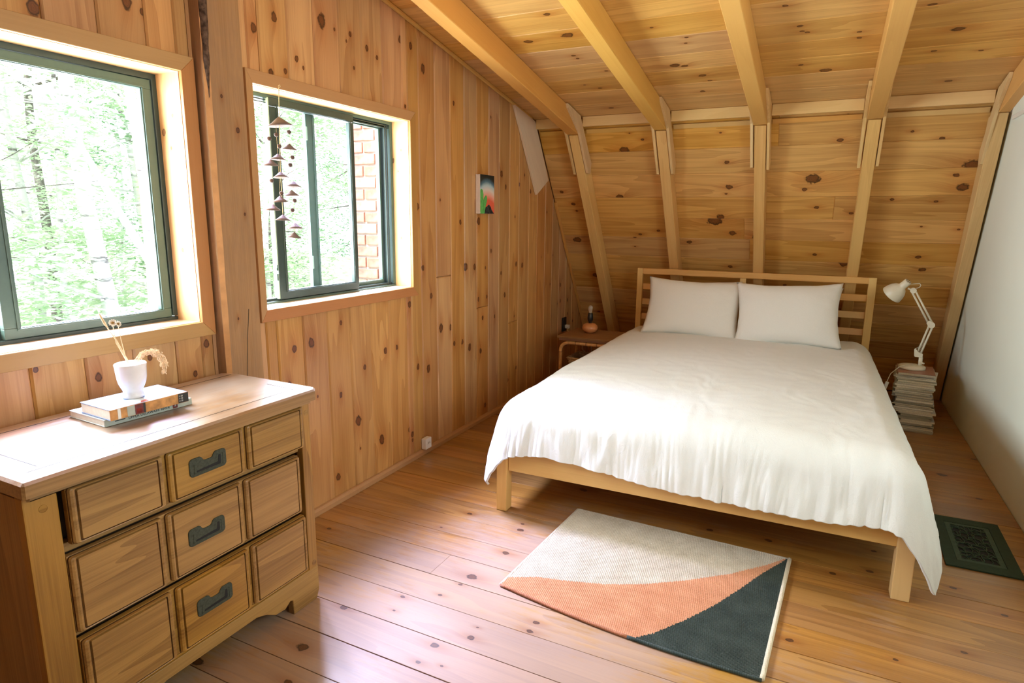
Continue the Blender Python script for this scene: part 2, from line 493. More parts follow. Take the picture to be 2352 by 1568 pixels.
def add_box(bm, c, s, Mx=None, bev=0.0):
    Mx = Mx or Matrix.Identity(4)
    tmp = bmesh.new()
    bmesh.ops.create_cube(tmp, size=1.0)
    for v in tmp.verts:
        v.co = Vector((c[0] + v.co.x * s[0], c[1] + v.co.y * s[1], c[2] + v.co.z * s[2]))
    if bev > 0:
        bmesh.ops.bevel(tmp, geom=list(tmp.edges), offset=bev, segments=2, affect='EDGES', profile=0.6)
    mp = {}
    for v in tmp.verts:
        mp[v] = bm.verts.new(Mx @ v.co)
    for f in tmp.faces:
        bm.faces.new([mp[v] for v in f.verts])
    tmp.free()

def add_tube(bm, pts, r, seg=8, cap=True):
    pts = [Vector(p) for p in pts]
    n = len(pts)
    rs = r if isinstance(r, (list, tuple)) else [r] * n
    rings = []
    prev = None
    for i, p in enumerate(pts):
        d = (pts[min(i + 1, n - 1)] - pts[max(i - 1, 0)]).normalized()
        if prev is None:
            a = d.orthogonal().normalized()
        else:
            a = (prev - d * prev.dot(d))
            a = a.normalized() if a.length > 1e-6 else d.orthogonal().normalized()
        prev = a
        b = d.cross(a)
        rings.append([bm.verts.new(p + (a * math.cos(2 * PI * k / seg) + b * math.sin(2 * PI * k / seg)) * rs[i]) for k in range(seg)])
    for A, B in zip(rings, rings[1:]):
        for k in range(seg):
            bm.faces.new((A[k], A[(k + 1) % seg], B[(k + 1) % seg], B[k]))
    if cap:
        bm.faces.new(list(reversed(rings[0])))
        bm.faces.new(rings[-1])

def add_lathe(bm, prof, seg=24, Mx=None, wob=None):
    """prof: list of (r, z); r = 0 closes the end"""
    Mx = Mx or Matrix.Identity(4)
    rings = []
    for r, z in prof:
        if r <= 1e-7:
            rings.append([bm.verts.new(Mx @ Vector((0, 0, z)))])
        else:
            ring = []
            for k in range(seg):
                a = 2 * PI * k / seg
                q = r * (wob(a, z) if wob else 1.0)
                ring.append(bm.verts.new(Mx @ Vector((q * math.cos(a), q * math.sin(a), z))))
            rings.append(ring)
    for A, B in zip(rings, rings[1:]):
        if len(A) == 1 and len(B) == 1:
            continue
        for k in range(seg):
            k2 = (k + 1) % seg
            if len(A) == 1:
                bm.faces.new((A[0], B[k2], B[k]))
            elif len(B) == 1:
                bm.faces.new((A[k], A[k2], B[0]))
            else:
                bm.faces.new((A[k], A[k2], B[k2], B[k]))

def beam(name, mat, parent, p0, p1, upv, w, h, bev=0.002, **kw):
    """a squared length of wood from p0 to p1 (centre line); local X runs along it; w is across, h along upv"""
    p0, p1 = Vector(p0), Vector(p1)
    U = (p1 - p0)
    L = U.length
    U.normalize()
    W = Vector(upv) - U * Vector(upv).dot(U)
    W.normalize()
    V = W.cross(U)
    bm = bmesh.new()
    add_box(bm, (L / 2, 0, 0), (L, w, h), bev=bev)
    return obj(name, bm, mat, parent, frame(p0, U, V), **kw)

def knots_for(o, klist, u0, u1, v0, v1, extra=0, rmax=0.014):
    ks = list(klist)[:4]
    for _ in range(extra):
        if len(ks) < 4 and (u1 - u0) > 0.12:
            rr = random.uniform(0.35, 1.0) * rmax
            ks.append((random.uniform(u0 + 0.03, u1 - 0.03), random.uniform(v0 + 0.015, v1 - 0.015), rr))
    for i, k in enumerate(ks):
        o['k%d' % i] = [float(k[0]), float(k[1]), float(k[2])]

def plank(name, parent, Fr, outline, t, mat, klist=(), extra=0, ch=0.003, rmax=0.014):
    bm = bmesh.new()
    add_prism(bm, outline, -t, 0.0, ch)
    o = obj(name, bm, mat, parent, Fr)
    us = [p[0] for p in outline]
    vs = [p[1] for p in outline]
    knots_for(o, klist, min(us), max(us), min(vs), max(vs), extra, rmax)
    return o

# ------------------------------------------------------------------ room dimensions
Y_BACK = 5.825          # foot of the steep slope
Y_FRONT = -1.25        # wall behind the camera
CEIL = lambda y: 1.945 - 0.18 * (y - 4.45)
SLOPE_Y = lambda z: 4.485 + (1.945 - z) * 0.69
SLOPE_Z = lambda y: 1.945 - (y - 4.485) / 0.69
RW = lambda z: 2.745 - 0.045 * z     # the right wall leans in a little
TOP = lambda y: min(CEIL(y), SLOPE_Z(y))

# knots seen in the photograph, in room coordinates
KW = [(2.265,0.760,0.014), (2.428,0.494,0.009), (2.537,0.341,0.017), (2.703,0.195,0.017), (2.847,0.636,0.008), (2.387,0.119,0.012), (2.938,0.175,0.011), (2.448,0.818,0.007), (2.284,0.523,0.004), (3.048,1.332,0.013), (3.087,1.016,0.010), (3.123,0.469,0.014), (3.161,0.862,0.011), (3.396,0.561,0.010), (3.486,0.552,0.010), (3.530,0.995,0.015), (3.706,0.458,0.012), (3.680,1.260,0.015), (4.032,0.778,0.011), (4.299,0.959,0.012), (4.200,0.972,0.011), (4.093,0.180,0.009), (4.218,0.242,0.009), (3.471,1.254,0.010), (3.786,0.792,0.008), (3.679,0.786,0.010), (5.019,0.756,0.011), (5.027,0.626,0.010), (3.629,0.989,0.012), (3.567,0.505,0.015), (3.254,0.673,0.016), (3.356,0.661,0.012), (3.767,0.976,0.007), (3.978,0.926,0.008), (3.026,0.497,0.011), (2.164,1.988,0.012), (2.410,2.041,0.019), (2.265,1.867,0.008), (2.579,2.034,0.008), (2.930,2.095,0.011), (3.017,2.087,0.012), (2.483,2.027,0.005), (3.117,2.006,0.015), (3.408,1.887,0.008), (3.183,1.267,0.016), (3.086,1.019,0.011), (3.437,1.676,0.007), (3.975,1.553,0.014), (4.036,1.476,0.010), (4.034,1.623,0.009), (4.417,1.463,0.010), (4.239,1.501,0.008), (4.319,1.568,0.007), (3.831,1.874,0.006), (1.356,1.797,0.014), (1.607,1.883,0.014), (1.654,1.868,0.007), (1.719,0.748,0.008), (1.246,0.862,0.006)]
KC = [(0.461,3.366,0.0180), (0.674,3.353,0.0245), (0.621,3.571,0.0094), (0.631,3.609,0.0072), (0.729,3.790,0.0086), (0.620,4.012,0.0108), (0.548,3.949,0.0058), (0.586,4.336,0.0130), (1.074,3.381,0.0072), (1.206,3.513,0.0072), (1.193,3.571,0.0065), (1.208,3.591,0.0079), (1.092,3.804,0.0202), (1.140,3.821,0.0130), (1.206,3.962,0.0166), (1.235,4.037,0.0101), (1.172,4.179,0.0130), (1.639,3.338,0.0101), (1.689,3.529,0.0108), (1.697,3.581,0.0086), (1.718,3.596,0.0086), (1.924,3.645,0.0079), (1.926,3.704,0.0086), (1.797,4.031,0.0223), (1.684,3.940,0.0101), (2.167,3.478,0.0122), (2.295,3.717,0.0209), (2.325,3.630,0.0079), (2.419,3.956,0.0086), (2.352,4.293,0.0137), (2.236,3.917,0.0101)]
KS = [(0.600,1.739,0.026), (0.732,1.797,0.009), (0.649,1.837,0.005), (0.518,1.437,0.021), (0.077,1.475,0.013), (0.150,1.388,0.013), (0.165,1.338,0.008), (0.631,1.169,0.010), (0.586,1.148,0.010), (0.771,1.198,0.010), (0.579,1.076,0.006), (1.260,1.645,0.013), (1.272,1.495,0.018), (1.252,1.452,0.007), (1.172,1.277,0.041), (1.213,1.301,0.021), (1.289,1.191,0.019), (1.446,1.168,0.021), (0.987,1.120,0.016), (1.270,0.946,0.013), (0.117,1.118,0.027), (0.211,0.827,0.020), (1.227,1.814,0.006), (1.769,1.536,0.035), (1.728,1.475,0.014), (1.805,1.365,0.012), (2.006,1.329,0.010), (1.899,1.746,0.013), (2.254,1.775,0.008), (2.402,1.733,0.011), (2.577,1.591,0.039), (2.510,1.543,0.012), (2.556,1.479,0.025), (2.215,1.412,0.010), (2.442,1.399,0.009), (2.397,1.252,0.006), (2.590,1.237,0.008), (2.416,1.060,0.013), (2.453,0.978,0.016), (2.001,0.998,0.023), (1.820,1.056,0.011), (1.925,1.872,0.008)]
KF = [(0.559,1.778,0.010), (0.697,1.916,0.007), (0.804,1.985,0.006), (0.833,2.071,0.006), (0.931,1.758,0.011), (0.928,1.674,0.007), (0.998,1.692,0.004), (1.010,1.838,0.010), (1.005,1.891,0.004), (1.161,1.998,0.009), (1.161,1.950,0.009), (0.879,2.334,0.012), (0.716,1.841,0.005), (0.433,2.038,0.005), (0.409,1.988,0.009), (0.851,2.527,0.011), (0.835,2.579,0.007), (0.588,2.556,0.009), (0.545,2.393,0.005), (0.998,1.749,0.006), (1.597,2.033,0.008), (1.613,1.995,0.008), (1.786,2.913,0.011), (1.557,2.893,0.011), (2.165,3.017,0.008), (2.530,2.745,0.008), (2.019,2.763,0.009), (2.142,2.840,0.010), (2.402,2.856,0.009), (2.528,4.056,0.018), (2.724,4.398,0.011), (2.373,2.462,0.008)]

# windows on the left wall: opening y0, y1, z0, z1
W1 = (0.81, 1.755, 0.921, 1.723)
W2 = (2.034, 2.981, 0.928, 1.738)

def holed_wall(name, holes, y0, y1, topf, xface, thick, mat):
    """a wall slab in the plane x = xface (behind it by thick) with rectangular holes"""
    bm = bmesh.new()
    ys = sorted(set([y0, y1, 4.487] + [h[0] for h in holes] + [h[1] for h in holes]))
    ys = [y for y in ys if y0 <= y <= y1]
    for a, b in zip(ys, ys[1:]):
        hh = [h for h in holes if h[0] <= a + 1e-6 and h[1] >= b - 1e-6]
        spans = [(-0.03, -0.03, None, None)]
        if hh:
            segs = [(-0.03, hh[0][2], -0.03, hh[0][2]), (hh[0][3], topf(a), hh[0][3], topf(b))]
        else:
            segs = [(-0.03, topf(a), -0.03, topf(b))]
        for (za0, za1, zb0, zb1) in segs:
            za1, zb1 = max(za1, za0 + 0.001), max(zb1, zb0 + 0.001)
            pts = [(a, za0), (b, zb0), (b, zb1), (a, za1)]
            Fm = Matrix(((0, 0, 1, xface), (1, 0, 0, 0), (0, 1, 0, 0), (0, 0, 0, 1)))
            add_prism(bm, pts, -thick, 0.0, 0.0, Fm)
    return obj(name, bm, mat, None, None, kind='structure')

# ---- left wall: sheathing, then the upright pine planks one by one
PT = 0.018
wall_left = holed_wall('wall_left', [W1, W2], Y_FRONT, Y_BACK, lambda y: TOP(y) + 0.07, -PT - 0.001, 0.11, M['siding'])
PITCH_W = 0.1425
seams = [2.091 + 0.1425 * i for i in range(-24, 0)] + [2.091, 2.228, 2.367, 2.512, 2.656, 2.797, 2.945, 3.078, 3.224, 3.373, 3.520, 3.662,
         3.811, 3.948, 4.096, 4.240, 4.402, 4.548, 4.691, 4.833, 4.986, 5.138, 5.285, 5.43, 5.575, 5.72, 5.82]
for i, y in enumerate(seams):
    pass
low = [y for y in seams if y < 2.0]
seams = [y - 0.004 for y in seams]
BUTT = {3.224: 0.957, 3.662: 0.732, 4.096: 0.578}

def wall_piece(a, b, zb, zt_a, zt_b, zt_mid=None):
    """plank of the left wall between y = a..b from zb up to the sloping top; local U is up, V is -y"""
    if zt_a - zb < 0.02 and zt_b - zb < 0.02:
        return
    yc = (a + b) / 2
    O = Vector((random.uniform(-0.0012, 0.0012), yc, zb))
    Fr = frame(O, (0, 0, 1), (0, -1, 0))
    g = 0.0006
    hb = (b - a) / 2 - g
    ua, ub = max(zt_a - zb, 0.003), max(zt_b - zb, 0.003)
    outline = [(0, -hb), (ub, -hb), (ua, hb), (0, hb)]    # v = -(y - yc)
    if zt_mid:
        outline = [(0, -hb), (ub, -hb), (zt_mid[1] - zb, -(zt_mid[0] - yc)), (ua, hb), (0, hb)]
    ks = [(z - zb, -(y - yc), r * 1.2) for (y, z, r) in KW if a <= y < b and zb < z < max(zt_a, zt_b)]
    plank('plank', wall_left, Fr, outline, PT, M['wall_pine'], ks, extra=max(0, random.choice((1, 2, 3)) - len(ks)), ch=0.0055)

for a, b in zip(seams, seams[1:]):
    if b < Y_FRONT or a < Y_FRONT:
        continue
    if a > 5.79:
        continue
    b2 = min(b, Y_BACK - 0.005)
    cuts = [a, b2]
    for w in (W1, W2):
        for e in (w[0], w[1]):
            if a + 0.004 < e < b2 - 0.004:
                cuts.append(e)
    cuts.sort()
    for p, q in zip(cuts, cuts[1:]):
        mid = (p + q) / 2
        hole = None
        for w in (W1, W2):
            if w[0] - 0.004 <= mid <= w[1] + 0.004:
                hole = w
        tA, tB = TOP(p) - 0.004, TOP(q) - 0.004
        tm = (4.487, TOP(4.487) - 0.004) if p < 4.48 and q > 4.49 else None
        zb = 0.002
        bt = [z for s, z in BUTT.items() if abs(s - 0.004 - a) < 0.003]
        if hole:
            wall_piece(p, q, zb, hole[2], hole[2])
            wall_piece(p, q, hole[3], tA, tB, tm)
        elif bt:
            wall_piece(p, q, zb, bt[0] - 0.001, bt[0] - 0.001)
            wall_piece(p, q, bt[0] + 0.001, tA, tB, tm)
        else:
            wall_piece(p, q, zb, tA, tB, tm)

# ---- floor: subfloor and boards running across the room
bm = bmesh.new()
add_box(bm, (1.40, (Y_FRONT + 6.0) / 2, -0.045), (2.95, 6.0 - Y_FRONT, 0.05))
floor = obj('floor', bm, M['siding'], None, None, kind='structure')
fl = [1.645, 1.786, 1.936, 2.080, 2.225, 2.366]
while fl[-1] < Y_BACK - 0.06:
    fl.append(fl[-1] + random.choice((0.140, 0.145, 0.148)))
while fl[0] > Y_FRONT:
    fl.insert(0, fl[0] - random.choice((0.140, 0.145, 0.15)))
fl[-1] = Y_BACK - 0.004
for a, b in zip(fl, fl[1:]):
    cuts = [0.004]
    if random.random() < 0.45:
        cuts.append(random.uniform(0.5, 2.3))
    cuts.append(RW(0) - 0.004)
    for x0, x1 in zip(cuts, cuts[1:]):
        yc = (a + b) / 2
        hb = (b - a) / 2 - 0.0011
        Fr = frame((x0, yc, random.uniform(-0.0008, 0.0008)), (1, 0, 0), (0, 1, 0))
        ks = [(x - x0, y - yc, r) for (x, y, r) in KF if a <= y < b and x0 < x < x1]
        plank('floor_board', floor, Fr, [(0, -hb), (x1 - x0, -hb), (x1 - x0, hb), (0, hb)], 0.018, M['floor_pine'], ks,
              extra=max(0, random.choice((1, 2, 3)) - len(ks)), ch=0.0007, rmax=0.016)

# ---- ceiling of the upper slope: roof deck slab and boards
nC = Vector((0, -0.18, -1)).normalized()
vC = nC.cross(Vector((1, 0, 0)))          # up the slope, towards the camera
bm = bmesh.new()
Fm = Matrix(((0, 0, 1, -0.13), (1, 0, 0, 0), (0, 1, 0, 0), (0, 0, 0, 1)))
add_prism(bm, [(Y_FRONT - 0.1, CEIL(Y_FRONT - 0.1) + 0.021), (4.50, CEIL(4.50) + 0.021), (4.50, CEIL(4.50) + 0.10), (Y_FRONT - 0.1, CEIL(Y_FRONT - 0.1) + 0.10)], 0, 3.0, 0, Fm)
ceiling = obj('ceiling', bm, M['siding'], None, None, kind='structure')
PC = 0.193
k = 0
ce = [4.45, 4.435, 4.254, 4.055, 3.867, 3.684, 3.488, 3.297]
ce = ce[1:]
while ce[-1] > Y_FRONT:
    ce.append(ce[-1] - 0.19)
ce[0] = 4.483
for a, b in zip(ce, ce[1:]):               # a is the lower edge, b further up
    O = Vector((0.002, a, CEIL(a)))
    Fr = frame(O, (1, 0, 0), vC)
    wid = (a - b) * math.hypot(1, 0.18)
    cuts = [0.0, RW(CEIL(a)) - 0.006]
    ks = []
    for (x, y, r) in KC:
        if b < y <= a:
            ks.append((x, (a - y) * math.hypot(1, 0.18), r))
    ks.sort()
    g = 0.0006
    xm = 1.42 if len(ks) > 4 else None
    parts_ = [(cuts[0], xm), (xm, cuts[1])] if xm else [(cuts[0], cuts[1])]
    for x0, x1 in parts_:
        Fr2 = frame(O + Vector((x0, 0, 0)), (1, 0, 0), vC)
        kk = [(u - x0, v, r) for (u, v, r) in ks if x0 <= u < x1]
        plank('ceiling_board', ceiling, Fr2, [(0, g), (x1 - x0, g), (x1 - x0, wid - g), (0, wid - g)], 0.018, M['ceiling_pine'], kk,
              extra=max(0, 2 - len(kk)), ch=0.003, rmax=0.014)

# ---- steep lower slope behind the bed
nS = Vector((0, -1, -0.69)).normalized()
vS = nS.cross(Vector((1, 0, 0)))           # up the slope
bm = bmesh.new()
add_prism(bm, [(SLOPE_Y(-0.02) + 0.024, -0.02), (SLOPE_Y(-0.02) + 0.15, -0.02), (SLOPE_Y(2.0) + 0.15, 2.0), (SLOPE_Y(2.0) + 0.024, 2.0)], 0, 3.0, 0, Fm)
wall_back = obj('wall_back', bm, M['siding'], None, None, kind='structure')
zs = [1.890, 1.727, 1.580, 1.430, 1.288, 1.148, 1.003]
while zs[-1] > 0.16:
    zs.append(zs[-1] - 0.143)
zs = [1.938] + zs
zs[-1] = 0.004
for a, b in zip(zs, zs[1:]):               # a upper edge, b lower edge
    x0, x1 = 0.002, RW(b) - 0.004
    L = (a - b) * math.hypot(1, 0.69)
    ks = sorted((x - x0, (z - b) * math.hypot(1, 0.69), r) for (x, z, r) in KS if b < z <= a)
    groups = [ks[i:i + 4] for i in range(0, max(len(ks), 1), 4)]
    xs = [x0]
    for g1, g2 in zip(groups, groups[1:]):
        xs.append((g1[-1][0] + g2[0][0]) / 2 + x0)
    xs.append(x1)
    for gi, (p, q) in enumerate(zip(xs, xs[1:])):
        Fr = frame((p, SLOPE_Y(b), b), (1, 0, 0), vS)
        kk = [(u - (p - x0), v, r) for (u, v, r) in groups[gi]]
        plank('slope_board', wall_back, Fr, [(0, 0.0006), (q - p, 0.0006), (q - p, L - 0.0006), (0, L - 0.0006)], 0.02, M['slope_pine'], kk,
              extra=max(0, 2 - len(kk)), ch=0.003, rmax=0.013)

# ---- right wall, plain white, and the wall behind the camera
bm = bmesh.new()
W_FILL = (1.05, 2.35, 0.98, 1.86)  # opening for the added fill window
def rw_quad(y0, y1, z0a, z0b, z1a, z1b):
    pts = []
    for off in (0.0, 0.10):
        for (y, z) in ((y0, z0a), (y1, z0b), (y1, z1b), (y0, z1a)):
            pts.append(bm.verts.new((RW(z) + off, y, z)))
    for f in ((0, 1, 2, 3), (4, 5, 6, 7), (0, 1, 5, 4), (1, 2, 6, 5), (2, 3, 7, 6), (3, 0, 4, 7)):
        bm.faces.new([pts[i] for i in f])
rw_quad(Y_FRONT, W_FILL[0], -0.02, -0.02, CEIL(Y_FRONT) + 0.02, CEIL(W_FILL[0]) + 0.02)
rw_quad(W_FILL[0], W_FILL[1], -0.02, -0.02, W_FILL[2], W_FILL[2])
rw_quad(W_FILL[0], W_FILL[1], W_FILL[3], W_FILL[3], CEIL(W_FILL[0]) + 0.02, CEIL(W_FILL[1]) + 0.02)
rw_quad(W_FILL[1], 4.487, -0.02, -0.02, CEIL(W_FILL[1]) + 0.02, 1.965)
rw_quad(4.487, Y_BACK + 0.04, -0.02, -0.02, 1.98, 0.03)
wall_right = obj('wall_right', bm, M['white_wall'], None, None, kind='structure')
bm = bmesh.new()
add_box(bm, (1.4, Y_FRONT - 0.05, 1.45), (3.0, 0.1, 3.0))
wall_front = obj('wall_front', bm, M['walnut'], None, None, kind='structure')

# ---- baseboard, corner strips
bm = bmesh.new()
add_prism(bm, [(0.0, 0.0), (0.017, 0.0), (0.017, 0.020), (0.009, 0.030), (0.0, 0.032)], 0, 1, 0,
          Matrix(((1, 0, 0, 0.002), (0, 0, Y_BACK - 0.02 - Y_FRONT, Y_FRONT), (0, 1, 0, 0.001), (0, 0, 0, 1))))
obj('baseboard_left', bm, M['casing'], None, None, kind='structure')
beam('trim_1', M['rafter'], None, (0.010, Y_FRONT, CEIL(Y_FRONT) - 0.010), (0.010, 4.40, CEIL(4.40) - 0.010), (0, 0, 1), 0.016, 0.016, 0.004, kind='structure')
beam('trim_2', M['rafter'], None, (0.011, SLOPE_Y(1.40) - 0.014, 1.40), (0.011, SLOPE_Y(0.03) - 0.014, 0.03), nS, 0.018, 0.022, 0.003, kind='structure')

# pale gusset board nailed to the left wall where the two slopes meet
bm = bmesh.new()
Fl = Matrix(((0, 0, 1, 0.003), (1, 0, 0, 0), (0, 1, 0, 0), (0, 0, 0, 1)))
Fg = frame((0.003, 4.111, 1.970), (0, 0.384, -0.52), (0, -0.52, -0.384))
inv = Fg.inverted()
gp = [inv @ Vector((0.003, y, z)) for (y, z) in ((4.115, 1.992), (4.440, 1.932), (4.690, 1.552), (4.489, 1.444))]
add_prism(bm, [(p.x, p.y) for p in gp][::-1], 0.0, 0.016 if (inv @ Vector((1, 0, 0)) - inv @ Vector((0, 0, 0))).z > 0 else -0.016, 0.001)
gb = obj('gusset_board', bm, M['pale_board'], None, Fg)
tag(gb, 'pale unvarnished board nailed to the plank wall under the roof knee', 'board')
gb['k0'] = [0.10, 0.05, 0.006]

# ---- strips across the top of the steep slope, between the rafters
RX = [0.264 + 0.5844 * i for i in range(5)]
RWD = 0.0764
knee = bpy.data.objects.new('trim_3', None)
COL.objects.link(knee)
WM[knee] = Matrix.Identity(4)
knee['kind'] = 'structure'
ends = [0.02] + [v for x in RX for v in (x - 0.018, x + RWD + 0.018)][:9]
for x0, x1 in zip(ends[0::2], ends[1::2]):
    beam('nailing_strip', M['strip'], knee, (x0, 4.460, 1.912), (x1, 4.460, 1.912), (0, 0, 1), 0.024, 0.062, 0.002)
    beam('backing_strip', M['rafter'], knee, (x0, 4.530, 1.860), (x1, 4.530, 1.860), (0, -0.69, 1), 0.012, 0.030, 0.002)

# ---- rafters with their lower studs and side plates: one thing each
names_r = ['thick pine rafter nearest the plank wall, sloping above its raking stud',
           'second pine rafter from the plank wall, above the left pillow',
           'third pine rafter from the plank wall, above the headboard centre',
           'fourth pine rafter from the plank wall, above the right pillow',
           'last pine rafter, tight against the white wall']
SF = lambda z: 4.62 - (z - 1.55) * 0.69       # front face of the studs
und = lambda y: 1.832 - 0.18 * (y - 4.40)      # underside of the rafters
for i, x in enumerate(RX):
    lab = names_r[i]
    R = thing('rafter', lab, 'rafter', (x, 4.4, 1.83), group='pine rafters of the gambrel roof')
    xe = x + RWD
    if i == 4:
        xe = min(xe, 2.652)
    # sloping beam: local X along it
    p0 = Vector((0, 4.425, 0)); p1 = Vector((0, Y_FRONT + 0.005, 0))
    U = (Vector((0, p1.y, und(p1.y))) - Vector((0, p0.y, und(p0.y)))).normalized()
    Fr = frame((x, 4.425, und(4.425)), U, U.cross(Vector((1, 0, 0))) * -1)
    inv = Fr.inverted()
    prof = [(4.425, und(4.425)), (4.475, CEIL(4.475) - 0.002), (Y_FRONT + 0.005, CEIL(Y_FRONT) - 0.002), (Y_FRONT + 0.005, und(Y_FRONT))]
    bm = bmesh.new()
    lp = [inv @ Vector((x, y, z)) for y, z in prof]
    lq = [inv @ Vector((xe, y, z)) for y, z in prof]
    va = [bm.verts.new(p) for p in lp]; vb = [bm.verts.new(p) for p in lq]
    bm.faces.new(va); bm.faces.new(vb[::-1])
    for j in range(4):
        bm.faces.new((va[j], va[(j + 1) % 4], vb[(j + 1) % 4], vb[j]))
    bmesh.ops.bevel(bm, geom=list(bm.edges), offset=0.003, segments=1, affect='EDGES')
    obj('beam', bm, M['rafter'], R, Fr)
    # stud down the steep slope
    zt, zb2 = 1.826, 0.0
    Ud = Vector((0, 0.69, -1)).normalized()
    Fr = frame((x, SF(zt), zt), Ud, Vector((1, 0, 0)))
    inv = Fr.inverted()
    prof = [(SF(zt), zt), (SF(0.002), 0.002), (SLOPE_Y(0.002) - 0.001, 0.002), (SLOPE_Y(zt) - 0.001, zt)]
    bm = bmesh.new()
    lean = 0.0
    xs_, xse = x + 0.006, xe - 0.004
    if i == 4:
        xs_, xse = x - 0.015, 2.648
    dx0, dx1 = 0.0, 0.0
    va = [bm.verts.new(inv @ Vector((xs_, y, z))) for y, z in prof]
    vb = [bm.verts.new(inv @ Vector((xse + (0.04 if i == 4 and z < 1 else 0), y, z))) for y, z in prof]
    if i == 4:
        for vv, (y, z) in zip(va, prof):
            if z < 1:
                vv.co = inv @ Vector((xs_ + 0.085, y, z))
        for vv, (y, z) in zip(vb, prof):
            if z < 1:
                vv.co = inv @ Vector((xse + 0.085, y, z))
    bm.faces.new(va); bm.faces.new(vb[::-1])
    for j in range(4):
        bm.faces.new((va[j], va[(j + 1) % 4], vb[(j + 1) % 4], vb[j]))
    bmesh.ops.bevel(bm, geom=list(bm.edges), offset=0.003, segments=1, affect='EDGES')
    obj('stud', bm, M['stud'], R, Fr)
    # plates on both sides of the knee
    for side in (-1, 1):
        if i == 4 and side == 1:
            continue
        gx = (x - 0.0165) if side < 0 else (xe + 0.0005)
        top_y = 4.19 + random.uniform(-0.03, 0.03)
        zb3 = 1.585 + random.uniform(-0.015, 0.015)
        zc = zb3 + 0.07
        prof = [(SF(zb3) + 0.004, zb3), (SF(zb3) + 0.055, zb3), (SLOPE_Y(zc) - 0.022, zc), (4.452, 1.90), (4.415, CEIL(4.415) - 0.006),
                (top_y, CEIL(top_y) - 0.006), (top_y + 0.01, CEIL(top_y) - 0.03), (SF(1.835) - 0.012, 1.835)]
        Fr = frame((gx, SF(zb3), zb3), -Ud, Vector((0, -1, -0.69)))
        inv = Fr.inverted()
        bm = bmesh.new()
        lp = [inv @ Vector((gx, y, z)) for y, z in prof]
        zside = (inv @ Vector((gx + 0.016, 4.4, 1.8))).z
        add_prism(bm, [(p.x, p.y) for p in lp], 0.0, zside, 0.0012)
        g = obj('gusset_plate', bm, M['gusset'], R, Fr)
        g['k0'] = [random.uniform(0.05, 0.3), 0.02, 0.005]

# ---- rough post between the windows, bark left on one corner
P = thing('timber_post', 'rough sawn timber post with bark edge standing between the two windows', 'post', (0.03, 1.885, 0))
zt = CEIL(1.9) - 0.006
Fr = frame((0.0005, 1.885, 0.002), (0, 0, 1), (0, -1, 0))
bm = bmesh.new()
rows = 60
prev = None
for j in range(rows + 1):
    z = (zt - 0.002) * j / rows
    wv = 0.006 * noise.noise(Vector((0, 0, z * 2.3))) + 0.003 * noise.noise(Vector((3, 0, z * 9)))
    yl = 1.824 + wv + 0.006 * max(0, z - 1.0)
    cut = 0.011 + 0.006 * noise.noise(Vector((7, 1, z * 1.7)))
    pts = [(0.0, 1.8105), (0.055 - cut, 1.8105), (0.055, yl), (0.055, 1.9585), (0.0, 1.9585)]
    ring = [bm.verts.new(Fr.inverted() @ Vector((px, py, z + 0.002))) for px, py in pts]
    if prev:
        for a in range(5):
            f = bm.faces.new((prev[a], prev[(a + 1) % 5], ring[(a + 1) % 5], ring[a]))
            if a == 1:
                f.material_index = 1
    else:
        bm.faces.new(ring)
    prev = ring
bm.faces.new(prev[::-1])
po = obj('timber', bm, [M['post_wood'], M['wane']], P, Fr)
knots_for(po, [(1.56, -0.035, 0.008), (0.92, 0.02, 0.004), (1.28, -0.04, 0.004), (1.66, 0.02, 0.005)], 0, 1, 0, 1)
bm = bmesh.new()
prev = None
for j in range(41):
    z = 1.62 + (zt - 1.64) * j / 40
    wd = 0.0105 * min(1, j / 14) ** 0.7 + 0.003 * noise.noise(Vector((5, 2, z * 14)))
    bu = (0.004 + 0.004 * noise.noise(Vector((2, 2, z * 20)))) * min(1, j / 10)
    base = Vector((0.050, 1.8195 + 0.004 * max(0, z - 1), z))
    ring = [bm.verts.new(base + Vector((dx, dy, 0))) for dx, dy in ((-wd, -wd), (-wd * 0.3 + bu, -wd * 0.8 - bu), (wd * 0.5 + bu, wd * 0.3), (wd * 0.6, wd * 1.1), (-wd * 0.4, wd * 0.7))]
    if prev:
        for a in range(5):
            bm.faces.new((prev[a], prev[(a + 1) % 5], ring[(a + 1) % 5], ring[a]))
    else:
        bm.faces.new(ring)
    prev = ring
bm.faces.new(prev[::-1])
obj('bark_strip', bm, M['bark'], P, None, smooth=True, label='dark bark left along the corner')
bm = bmesh.new()
cr = [(0.0555, 1.905 + 0.012 * math.sin(z * 7) - 0.05 * (0.9 - z), z) for z in [0.45 + 0.05 * q for q in range(11)]]
add_tube(bm, cr, 0.0009, 4)
obj('drying_crack', bm, M['slot_black'], P, None)

# ------------------------------------------------------------------ windows
def rect_frame(bm, x, t, y0, y1, z0, z1, w, wb=None, wt=None, wr=None, bev=0.002):
    """upright rectangular frame in the plane x, thickness t"""
    wb = wb or w; wt = wt or w; wr = wr or w
    add_box(bm, (x, (y0 + y1) / 2, z0 + wb / 2), (t, y1 - y0, wb), bev=bev)
    add_box(bm, (x, (y0 + y1) / 2, z1 - wt / 2), (t, y1 - y0, wt), bev=bev)
    add_box(bm, (x, y0 + w / 2, (z0 + z1) / 2), (t, w, z1 - z0 - wb - wt), bev=bev)
    add_box(bm, (x, y1 - wr / 2, (z0 + z1) / 2), (t, wr, z1 - z0 - wb - wt), bev=bev)

